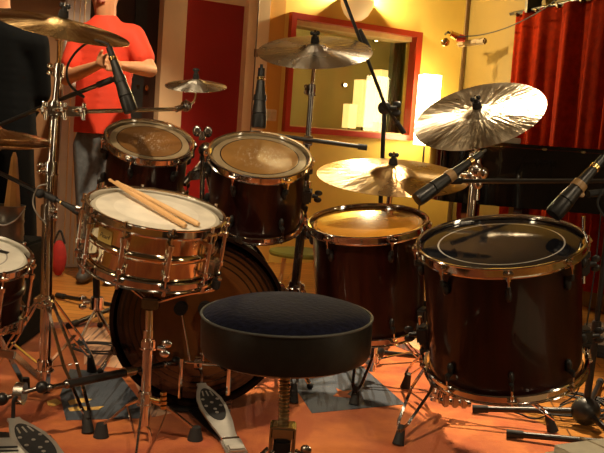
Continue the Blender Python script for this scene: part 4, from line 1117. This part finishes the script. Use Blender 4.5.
# snare microphone
mic('black microphone at the left rim of the snare drum', at(57, 200, 2.54), at(82, 213.5, 2.52), s=.55)
mic_stand('black boom stand left of frame reaching toward the left rim of the snare', G(-75, 380, .04), [G(-110, 400), G(-80, 345), G(-40, 392)], [at(-80, 260, G(-75, 380).y), at(-82, 136, 2.6)],
          [[at(-92, 132, 2.62), at(0, 173, 2.57), at(56, 200, 2.545)]])
bm = nbm(); pts = [at(40, 193, 2.55)+V((0, 0, 0))]; ball(bm, at(40, 193.5, 2.54), .014)
o = tag(link('cable_ball', bm, black_rubber), 'small black foam ball tied on the boom at the left of the snare', 'ball')
bm = nbm(); path(bm, [at(47, 184, 2.53), at(38, 187, 2.53), at(33, 200, 2.53), at(36, 212, 2.53), at(46, 224, 2.55)], .0022); tag(link('tie_cable', bm, mk('grey_cable', (.25, .22, .18), .5)), 'thin grey cable looped around the boom left of the snare', 'cable')
# microphone behind the larger mounted tom on a short boom
mic('black microphone standing head down behind the larger mounted tom, before the wall corner', at(261.5, 68, 3.08), at(258.5, 128, 3.06), s=1.2, clip=at(262, 118, 3.13))
p = at(312, 141, 3.17); t = empty('microphone_boom', p, 'short black boom clamped on the slim stand behind the larger mounted tom', 'boom'); Mb = Matrix.Translation(p)
bm = nbm(); tube(bm, at(258, 133, 3.12), at(366, 147.5, 3.17), .0075); link('boom', bm, black_metal, t)
bm = nbm(); tube(bm, at(358, 146.5, 3.17), at(367, 147.7, 3.17), .0105); link('end_cap', bm, black_rubber, t)
bm = nbm(); tube(bm, at(304, 140, 3.16), at(312, 141.2, 3.165), .018); link('clamp', bm, dark_chrome, t)
localise(t, Mb)
# tall boom stand in front of the window
hb_ = G(377, 352, .05)
mic_stand('tall black boom stand rising in front of the studio window', hb_, [G(428, 361), G(350, 356), G(395, 338)],
          [at(379, 240, hb_.y), at(384.5, 108, hb_.y-.02)], [[at(338, -18, 3.42), at(384.5, 104, hb_.y-.04), at(404, 133, hb_.y)]])
bm = nbm(); tube(bm, at(358, 30, 3.47), at(368, 49, 3.49), .014); tag(link('boom_clutch', bm, black_plastic), 'black clutch sleeve on the boom above the silvery crash', 'clutch')
# mic over the black headed floor tom side
mic('large black microphone between the ride and the hazy crash pointing at the golden head', at(482, 153, 2.50), at(417, 200, 2.42), clip=at(447, 186, 2.47), s=.95, cm=tanm)
hub2 = G(585.5, 411, .05)
mic_stand('black tripod stand with a ball hub on the floor right of the black headed tom', hub2, [G(472, 413), G(625, 450), G(600, 385)],
          [at(596, 330, hub2.y), at(613, 181, hub2.y)], [[at(650, 183, hub2.y+.02), at(612, 181, hub2.y-.02), at(446, 181, 2.53)]], ball_r=.046)
mic('large black microphone at the right edge pointing at the black drum head', at(604, 157, 2.34), at(553, 215, 2.30), clip=at(583, 197, 2.31), s=1.1, cm=tanm)
hub3 = G(690, 450, .04)
mic_stand('black stand beyond the right edge whose leg crosses the lower right corner', hub3, [G(506, 438), G(760, 430), G(690, 500)],
          [at(690, 300, hub3.y), at(695, 190, hub3.y)], [[at(695, 186, hub3.y-.02), at(640, 188, 2.4), at(588, 194, 2.345)]], ball_r=.035)
bm = nbm(); path(bm, [at(604, 157, 2.34), at(612, 150, 2.34), at(622, 170, 2.34), at(608, 186, 2.34), at(598, 200, 2.34), at(601, 212, 2.33), at(612, 225, 2.33)], .003); tag(link('microphone_cable', bm, black_rubber), 'black cable hanging from the microphone at the right edge', 'cable')
bm = nbm(); path(bm, [at(601, 213, 2.98), at(596, 260, 2.97), at(589, 310, 2.97), at(583, 350, 2.97), at(578, 390, 2.97), G(560, 405, .01)], .0028); tag(link('stand_cable', bm, black_rubber), 'thin black cable running down beside the right hand stand pole', 'cable')
# hidden-base stand and short tripod behind the snare
t = empty('microphone_stand', G(118, 306), 'low black floor stand behind the snare with a capped leg on the parquet', 'microphone stand'); h_ = G(118, 306, .04); Mq = Matrix.Translation(G(118, 306))
bm = nbm(); ball(bm, h_, .03); tube(bm, h_, h_+V((0, 0, .25)), .011); link('pole', bm, black_metal, t)
for f in (G(57, 298), G(150, 318), G(68, 329)):
    e = V((f.x, f.y, .013)); d = (e-h_).normalized(); bm = nbm(); tube(bm, h_, e, .010); l = link('leg', bm, black_metal, t)
    bm = nbm(); tube(bm, e-d*.06, e, .0135); link('rubber_cap', bm, black_rubber, l)
localise(t, Mq)
b0 = G(97, 338); hz = at(97, 303, b0.y)
t = empty('low_tripod', b0, 'short chrome tripod with a shiny clamp between the left stand and the snare', 'tripod'); Mq = Matrix.Translation(b0)
bm = nbm(); tube(bm, V((hz.x, hz.y, hz.z-.02)), at(96, 262, b0.y), .014); link('post', bm, black_metal, t)
bm = nbm(); collar(bm, hz, V((0, 0, 1)), .026, .04); c = link('collar', bm, chrome, t)
bm = nbm(); wing(bm, hz+V((-.028, -.01, 0)), V((-1, -.2, 0)), V((0, .2, 1)), 1.7); link('wing_screw', bm, chrome_worn, c)
for f in (G(79, 347), G(114, 345), G(100, 328)):
    bm = nbm(); obox(bm, hz+V((0, 0, -.02)), f+V((0, 0, .02)), .018, .008); l = link('leg', bm, chrome_worn, t)
    bm = nbm(); ball(bm, f+V((0, 0, .014)), .013); link('rubber_foot', bm, black_rubber, l)
localise(t, Mq)
# side drum stand
sc = V((SDM.translation.x, SDM.translation.y, 0)); hb2 = V((sc.x, sc.y, .22))
t = empty('side_drum_stand', sc, 'copper toned stand under the side drum at the left edge', 'stand'); Mq = Matrix.Translation(sc)
bm = nbm(); tube(bm, V((sc.x, sc.y, .05)), SDM @ V((0, 0, -.04)), .013); link('pole', bm, chrome_worn, t)
for a in (-.2, 2.0, 4.1):
    e = SDM @ (Matrix.Rotation(a, 4, 'Z') @ V((.172, 0, -.02)))
    bm = nbm(); tube(bm, SDM @ V((0, 0, -.05)), e, .006); tube(bm, e, e+sdax*.04, .008); link('basket_arm', bm, chrome_worn, t)
for (kn, f) in ((at(14, 355, 2.4), G(44, 392)), (sc+V((-.16, .1, .12)), sc+V((-.28, .2, 0))), (sc+V((-.05, -.15, .12)), sc+V((-.08, -.28, 0)))):
    f = V((f.x, f.y, 0))
    bm = nbm(); obox(bm, hb2, kn, .022, .008); obox(bm, kn, f+V((0, 0, .03)), .022, .008); l = link('leg', bm, chrome_worn, t)
    bm = nbm(); tube(bm, f+V((0, 0, .001)), f+V((0, 0, .04)), .02, .014); link('rubber_foot', bm, black_rubber, l)
localise(t, Mq)

# ---- cables on the floor
def coil(name, label, c, r, n, seed, rad=.0035):
    rnd = random.Random(seed); pts = []
    for k in range(n*10):
        a = 2*PI*k/10; rr = r*(1+.25*math.sin(a*.31+seed)+.12*rnd.random())
        pts.append(V((c.x+rr*1.3*math.cos(a)+.03*math.sin(a*.13), c.y+rr*math.sin(a), .012+.0012*k/10+rad)))
    bm = nbm(); path(bm, pts, rad, 6, 4); return tag(link(name, bm, black_rubber), label, 'cable')
coil('floor_cable', 'tangle of black cable coiled on the rug right of the black headed floor tom', G(560, 408), .12, 7, 3)
coil('floor_cable', 'small black cable coil on the striped part of the rug behind the left stand', G(95, 352), .07, 3, 5)
bm = nbm(); path(bm, [G(604, 398, .02), G(570, 402, .012), G(540, 418, .012), G(520, 414, .012), G(500, 404, .012), G(530, 395, .012)], .003); tag(link('floor_cable', bm, black_rubber), 'single black cable trailing from the coil to the right edge on the parquet', 'cable')

# ================================================================== PIANO
pz0, pz1 = .575, .872
def outline(): 
    ctl = [(1.76, 4.39), (1.2, 4.46), (.78, 4.56), (.67, 4.68), (.66, 4.9), (.76, 5.12), (1.0, 5.22), (1.25, 5.12), (1.45, 5.0), (1.62, 4.96)]
    pts = smoothpath([V((a, b, 0)) for a, b in ctl], 5)
    return [(p.x, p.y) for p in pts]
po = V((1.25, 4.75, 0)); Mq = Matrix.Translation(po)
t = empty('grand_piano', po, 'glossy black grand piano with closed lid in front of the red curtain', 'piano')
ol = outline()
bm = nbm(); prism(bm, ol, pz0, pz1); link('case', bm, piano_black, t, smooth=True)
cx = sum(a for a, b in ol)/len(ol); cy = sum(b for a, b in ol)/len(ol)
bm = nbm(); prism(bm, [(cx+(a-cx)*1.02, cy+(b-cy)*1.03) for a, b in ol], pz1+.001, pz1+.020); link('lid', bm, piano_black, t)
for (a, b) in ((.86, 4.70), (1.60, 4.55), (1.2, 5.0)):
    bm = nbm(); lathe(bm, [(0, .04), (.022, .04), (.03, .1), (.045, .45), (.06, .5), (.06, pz0), (0, pz0)], 8, Matrix.Translation((a, b, 0))); l = link('leg', bm, piano_black, t)
    bm = nbm(); tube(bm, (a-.012, b, .025), (a+.012, b, .025), .0245); link('caster', bm, brass_m, l)
for (px_) in (489, 541, 578):
    p = at(px_, 150, 4.45); bm = nbm(); yy = 4.47-(p.x-.78)*.12
    rbox(bm, (p.x, yy-.045, pz1+.002), (.025, .008, .012)); link('hinge', bm, mk('dull_brass', (.25, .17, .06), .5, .6), t)
localise(t, Mq)
bk = at(507, 142, 4.7)
bm = nbm(); rbox(bm, (bk.x, bk.y+.02, pz1+.020+.016), (.13, .10, .030), None, .004)
tag(link('booklet', bm, mk('paper', (.7, .6, .45), .6)), 'pale booklet lying on the closed lid of the grand piano', 'booklet')

# ================================================================== BOTTOM RIGHT POUF, LEFT CORNER THINGS
pc = at(610, 445, 1.86); zt = at(590, 441, 1.86).z
t = empty('cream_pouf', V((pc.x+.08, 1.78, 0)), 'cream padded pouf cut by the lower right corner', 'pouf')
bm = nbm(); rbox(bm, (0, 0, zt/2), (.36, .34, zt-.01), Matrix.Rotation(.5, 4, 'Z'), .025); link('cushion', bm, mk('cream_cloth', (.92, .86, .66), .8, 0, .05, 40, .3), t)
bm = nbm(); 
for s in (-.06, .06): path(bm, [Matrix.Rotation(.5, 4, 'Z') @ V((s, -.165, zt-.006)), Matrix.Rotation(.5, 4, 'Z') @ V((s, .165, zt-.006))], .003)
link('seam', bm, mk('seam_cloth', (.45, .37, .22), .8), t)
# case, can and sticks at left
cb = at(-8, 240, 3.35); 
bm = nbm(); rbox(bm, (cb.x-.02, cb.y+.05, cb.z/2), (.34, .34, cb.z-.002), None, .01)
tag(link('equipment_case', bm, mk('black_carpet', (.008, .008, .008), .95, spec=.1)), 'black equipment case standing behind the side drum at the left edge', 'case')
kx = at(8, 238, 3.35); kt = at(8, 205, 3.35)
t = empty('metal_can', V((kx.x, kx.y, cb.z)), 'ribbed grey metal can at the left edge behind the side drum', 'can')
h_ = kt.z-cb.z; bm = nbm()
lathe(bm, [(0, .001), (.056, .001), (.058, .01), (.055, .02), (.058, .03), (.055, h_*.5), (.058, h_*.5+.01), (.055, h_*.5+.02), (.057, h_-.01), (.060, h_), (.055, h_), (.052, .012), (0, .012)], 28); link('can_body', bm, mk('zinc', (.22, .21, .18), .4, .8, .2), t)
bm = nbm(); path(bm, [(-.058, 0, h_-.01), (-.04, -.05, h_-.05), (.0, -.066, h_-.07), (.04, -.05, h_-.05), (.058, 0, h_-.01)], .003); link('handle', bm, steel, t)
ap = at(12, 152, 3.35)
bm = nbm(); lathe(bm, [(0, 0), (.040, 0), (.038, .05), (.012, ap.z-cb.z-.035), (.005, ap.z-cb.z-.015), (0, ap.z-cb.z-.014)], 8, Matrix.Translation((kx.x+.012, kx.y, cb.z+.014)))
tag(link('wooden_cone', bm, mk('tan_wood', (.42, .2, .05), .5, 0, .3, 10)), 'tan pointed wooden cone standing in the grey metal can', 'cone')
rb_ = G(58, 276)
t = empty('red_bag', rb_, 'small red bag on the parquet behind the left cymbal stand', 'bag')
bm = nbm(); ball(bm, (0, 0, .10), .095, (.45, .4, 1.05)); link('bag_body', bm, mk('red_cloth', (.35, .015, .01), .8, 0, .2, 30, .3), t)
bm = nbm(); path(bm, [(-.03, 0, .18), (0, 0, .25), (.03, 0, .18)], .006); link('bag_handle', bm, black_rubber, t)

# ================================================================== PEOPLE
skin_m = mk('skin', (.62, .30, .15), .55, 0, .06, 12)
def skinned(name, nodes, links, mat, parent, vox=.011):
    """one closed surface grown around a skeleton of ellipsoids"""
    bm = nbm()
    for a, b in links:
        pa_, ra = nodes[a]; pb2, rb2 = nodes[b]
        ra = V(ra) if isinstance(ra, tuple) else V((ra, ra)); rb2 = V(rb2) if isinstance(rb2, tuple) else V((rb2, rb2))
        n = max(3, int((pa_-pb2).length/(min(ra.y, rb2.y)*.30)))
        for k in range(n+1):
            u = k/n; r = ra.lerp(rb2, u)
            bmesh.ops.create_icosphere(bm, subdivisions=2, radius=1, matrix=Matrix.Translation(pa_.lerp(pb2, u)) @ Matrix.Diagonal((r.x, r.y, min(r.x, r.y), 1)))
    me = D.meshes.new(name); bm.to_mesh(me); bm.free()
    o = D.objects.new(name, me); COL.objects.link(o); o.parent = parent
    mo = o.modifiers.new('r', 'REMESH'); mo.mode = 'VOXEL'; mo.voxel_size = vox
    mo = o.modifiers.new('s', 'SMOOTH'); mo.iterations = 4 if vox > .008 else 2; mo.factor = .5
    m2 = D.meshes.new_from_object(o.evaluated_get(bpy.context.evaluated_depsgraph_get()))
    o.modifiers.clear(); o.data = m2; m2.materials.clear(); m2.materials.append(mat)
    for f in m2.polygons: f.use_smooth = True
    return o
class Sk:
    def __init__(s): s.n = []; s.e = []
    def add(s, p, r, prev=None):
        s.n.append((V(p), r)); i = len(s.n)-1
        if prev is not None: s.e.append((prev, i))
        return i
def person(label, P, shirt, trousers, shoe_m, hair_m, facing=V((0, -1, 0)), long_sleeve=False, hands=True):
    """P: dict of joint points in world space"""
    base = V(((P['footL'].x+P['footR'].x)/2, (P['footL'].y+P['footR'].y)/2, 0)); M = Matrix.Translation(base)
    t = empty('person', M, label, 'person')
    Q = {k: v-base for k, v in P.items()}
    f = facing
    k = Sk()
    pel = k.add(Q['pelvis'], (.125, .085)); 
    ch1 = k.add(Q['pelvis'].lerp(Q['neck'], .42), (.120, .085), pel); ch2 = k.add(Q['pelvis'].lerp(Q['neck'], .80), (.145, .095), ch1)
    nk = k.add(Q['neck'], .055, ch2); jw = k.add(Q['neck'].lerp(Q['head'], .55)+f*.015, .062, nk); hd_ = k.add(Q['head'], (.078, .092), jw); cr = k.add(Q['head']+V((0, 0, .075)), .055, hd_)
    hands_at = []
    for s in 'LR':
        sh = k.add(Q['shoulder'+s], .058, ch2); el = k.add(Q['elbow'+s], .040, sh); fa = k.add(Q['elbow'+s].lerp(Q['hand'+s], .35), .038, el); wr = k.add(Q['hand'+s], .025, fa)
        hip = k.add(Q['hip'+s], .085, pel); kn = k.add(Q['knee'+s], .055, hip); cf = k.add(Q['knee'+s].lerp(Q['foot'+s], .35), .050, kn); an = k.add(Q['foot'+s]+V((0, 0, .07)), .034, cf)
        toe_ = k.add(Q['foot'+s]+f*.13+V((0, 0, .03)), .03, an)
        if hands:
            d = (Q['hand'+s]-Q['elbow'+s]).normalized(); up = V((0, 0, 1)); sd = d.cross(f).normalized(); 
            if sd.length < .1: sd = V((0, 0, 1))
            pm = k.add(Q['hand'+s]+d*.055, (.030, .020), wr)
            for j, (off, ln) in enumerate(((-.027, .065), (-.009, .078), (.010, .073), (.027, .058))):
                a = k.add(Q['hand'+s]+d*.085+sd*off, .0095, pm); b = k.add(Q['hand'+s]+d*(.085+ln*.5)+sd*off*1.1+f*.008, .0088, a); k.add(Q['hand'+s]+d*(.085+ln*.85)+sd*off*1.1-f*-.026, .0078, b)
            a = k.add(Q['hand'+s]+d*.045-sd*.036, .0105, pm); k.add(Q['hand'+s]+d*.085-sd*.058, .009, a)
    body = skinned('body', k.n, k.e, skin_m, t, .007 if hands else .011)
    # face
    h = Q['head']; sd = V((0, 0, 1)).cross(f).normalized()
    bm = nbm()
    for q_ in (-1, 1): ball(bm, h+f*.082+sd*q_*.03+V((0, 0, .005)), .012, seg=10)
    link('eyes', bm, mk('eye_dark', (.05, .03, .02), .2), body)
    bm = nbm(); path(bm, [h+f*.088+V((0, 0, .0)), h+f*.108-V((0, 0, .028)), h+f*.090-V((0, 0, .036))], .010); link('nose', bm, skin_m, body)
    bm = nbm(); path(bm, [h+f*.080+sd*.022-V((0, 0, .058)), h+f*.088-V((0, 0, .060)), h+f*.080-sd*.022-V((0, 0, .058))], .005); link('mouth', bm, mk('lips', (.4, .12, .08), .5), body)
    bm = nbm()
    for q_ in (-1, 1): ball(bm, h+sd*q_*.080-V((0, 0, .01)), .026, (.4, .6, 1), 12)
    link('ears', bm, skin_m, body)
    bm = nbm(); ball(bm, h-f*.018+V((0, 0, .035)), .102, (.92, .98, .95), 24); link('hair', bm, hair_m, t)
    # shirt
    k = Sk(); a = k.add(Q['pelvis']+V((0, 0, -.0)), (.158, .118)); b = k.add(Q['pelvis'].lerp(Q['neck'], .42), (.150, .112), a); c = k.add(Q['pelvis'].lerp(Q['neck'], .80), (.172, .118), b); k.add(Q['neck']-V((0, 0, .015)), .070, c)
    for s in 'LR':
        sh = k.add(Q['shoulder'+s], .077, c); e = Q['elbow'+s]
        if long_sleeve: el = k.add(e, .060, sh); k.add(Q['hand'+s], .040, el)
        else: k.add(Q['shoulder'+s].lerp(e, .62), .064, sh)
    sh_o = skinned('shirt', k.n, k.e, shirt, t)
    bmc = bmesh.new(); bmc.from_mesh(sh_o.data)
    bmesh.ops.bisect_plane(bmc, geom=list(bmc.verts)+list(bmc.edges)+list(bmc.faces), plane_co=Q['pelvis']+V((0, 0, .012)), plane_no=V((0, 0, -1)), clear_outer=True)
    keep = max(v.co.z for v in bmc.verts)
    bmesh.ops.holes_fill(bmc, edges=[e for e in bmc.edges if e.is_boundary], sides=0); bmc.to_mesh(sh_o.data); bmc.free()
    k = Sk(); a = k.add(Q['pelvis']+V((0, 0, -.01)), (.142, .102))
    for s in 'LR':
        hp = k.add(Q['hip'+s], .088, a); kn = k.add(Q['knee'+s], .075, hp); k.add(Q['foot'+s]+V((0, 0, .07)), .062, kn)
    skinned('trousers', k.n, k.e, trousers, t)
    for s in 'LR':
        k = Sk(); a = k.add(Q['foot'+s]+V((0, 0, .048))-f*.03, .046); b = k.add(Q['foot'+s]+f*.07+V((0, 0, .042)), .041, a); k.add(Q['foot'+s]+f*.15+V((0, 0, .034)), .033, b)
        skinned('shoe', k.n, k.e, shoe_m, t)
    return t
denim = mk('blue_denim', (.13, .15, .17), .85, 0, .25, 40, .2)
red_tee = mk('red_tshirt', (.72, .05, .018), .8, 0, .1, 12, .1)
black_tee = mk('black_tshirt', (.005, .006, .007), .95, 0, .15, 12, .1, spec=.1)
black_tr = mk('black_trousers', (.004, .004, .004), .95, 0, .15, 12, spec=.1)
grey_shoe = mk('grey_shoe', (.07, .065, .06), .6, 0, .2, 20)
hair_b = mk('brown_hair', (.09, .045, .02), .7, 0, .3, 40, .4)
YB = 4.82
def A(px, py, dy=0): return at(px, py, YB+dy)
person('person in a red t-shirt and blue jeans, forearms raised, standing before the dark door',
    dict(pelvis=A(102, 136), neck=A(106, 20), head=A(105, -8), shoulderL=A(84, 37), shoulderR=A(132, 38), elbowL=A(66, 78, -.08), elbowR=A(150, 70, -.08),
         handL=A(96, 66, -.30), handR=A(124, 66, -.30), hipL=A(89, 146), hipR=A(116, 148), kneeL=A(90, 212, -.03), kneeR=A(112, 214, -.03),
         footL=V((G(84, 282).x, YB, 0)), footR=V((G(113, 282).x, YB, 0))), red_tee, denim, grey_shoe, hair_b)
YA = 3.95
def A(px, py, dy=0): return at(px, py, YA+dy)
person('person in a black long sleeved top and black trousers standing at the left frame edge',
    dict(pelvis=A(2, 140), neck=A(-2, 14), head=A(-4, -22), shoulderL=A(-34, 36), shoulderR=A(32, 44), elbowL=A(-46, 95, .05), elbowR=A(38, 92, .05),
         handL=A(-20, 135, .17), handR=A(12, 135, .17), hipL=A(-22, 155), hipR=A(14, 157), kneeL=A(-20, 225), kneeR=A(20, 228),
         footL=V((G(-24, 305).x, YA, 0)), footR=V((G(26, 307).x, YA, 0))), black_tee, black_tr, grey_shoe, hair_b, long_sleeve=True, hands=False)
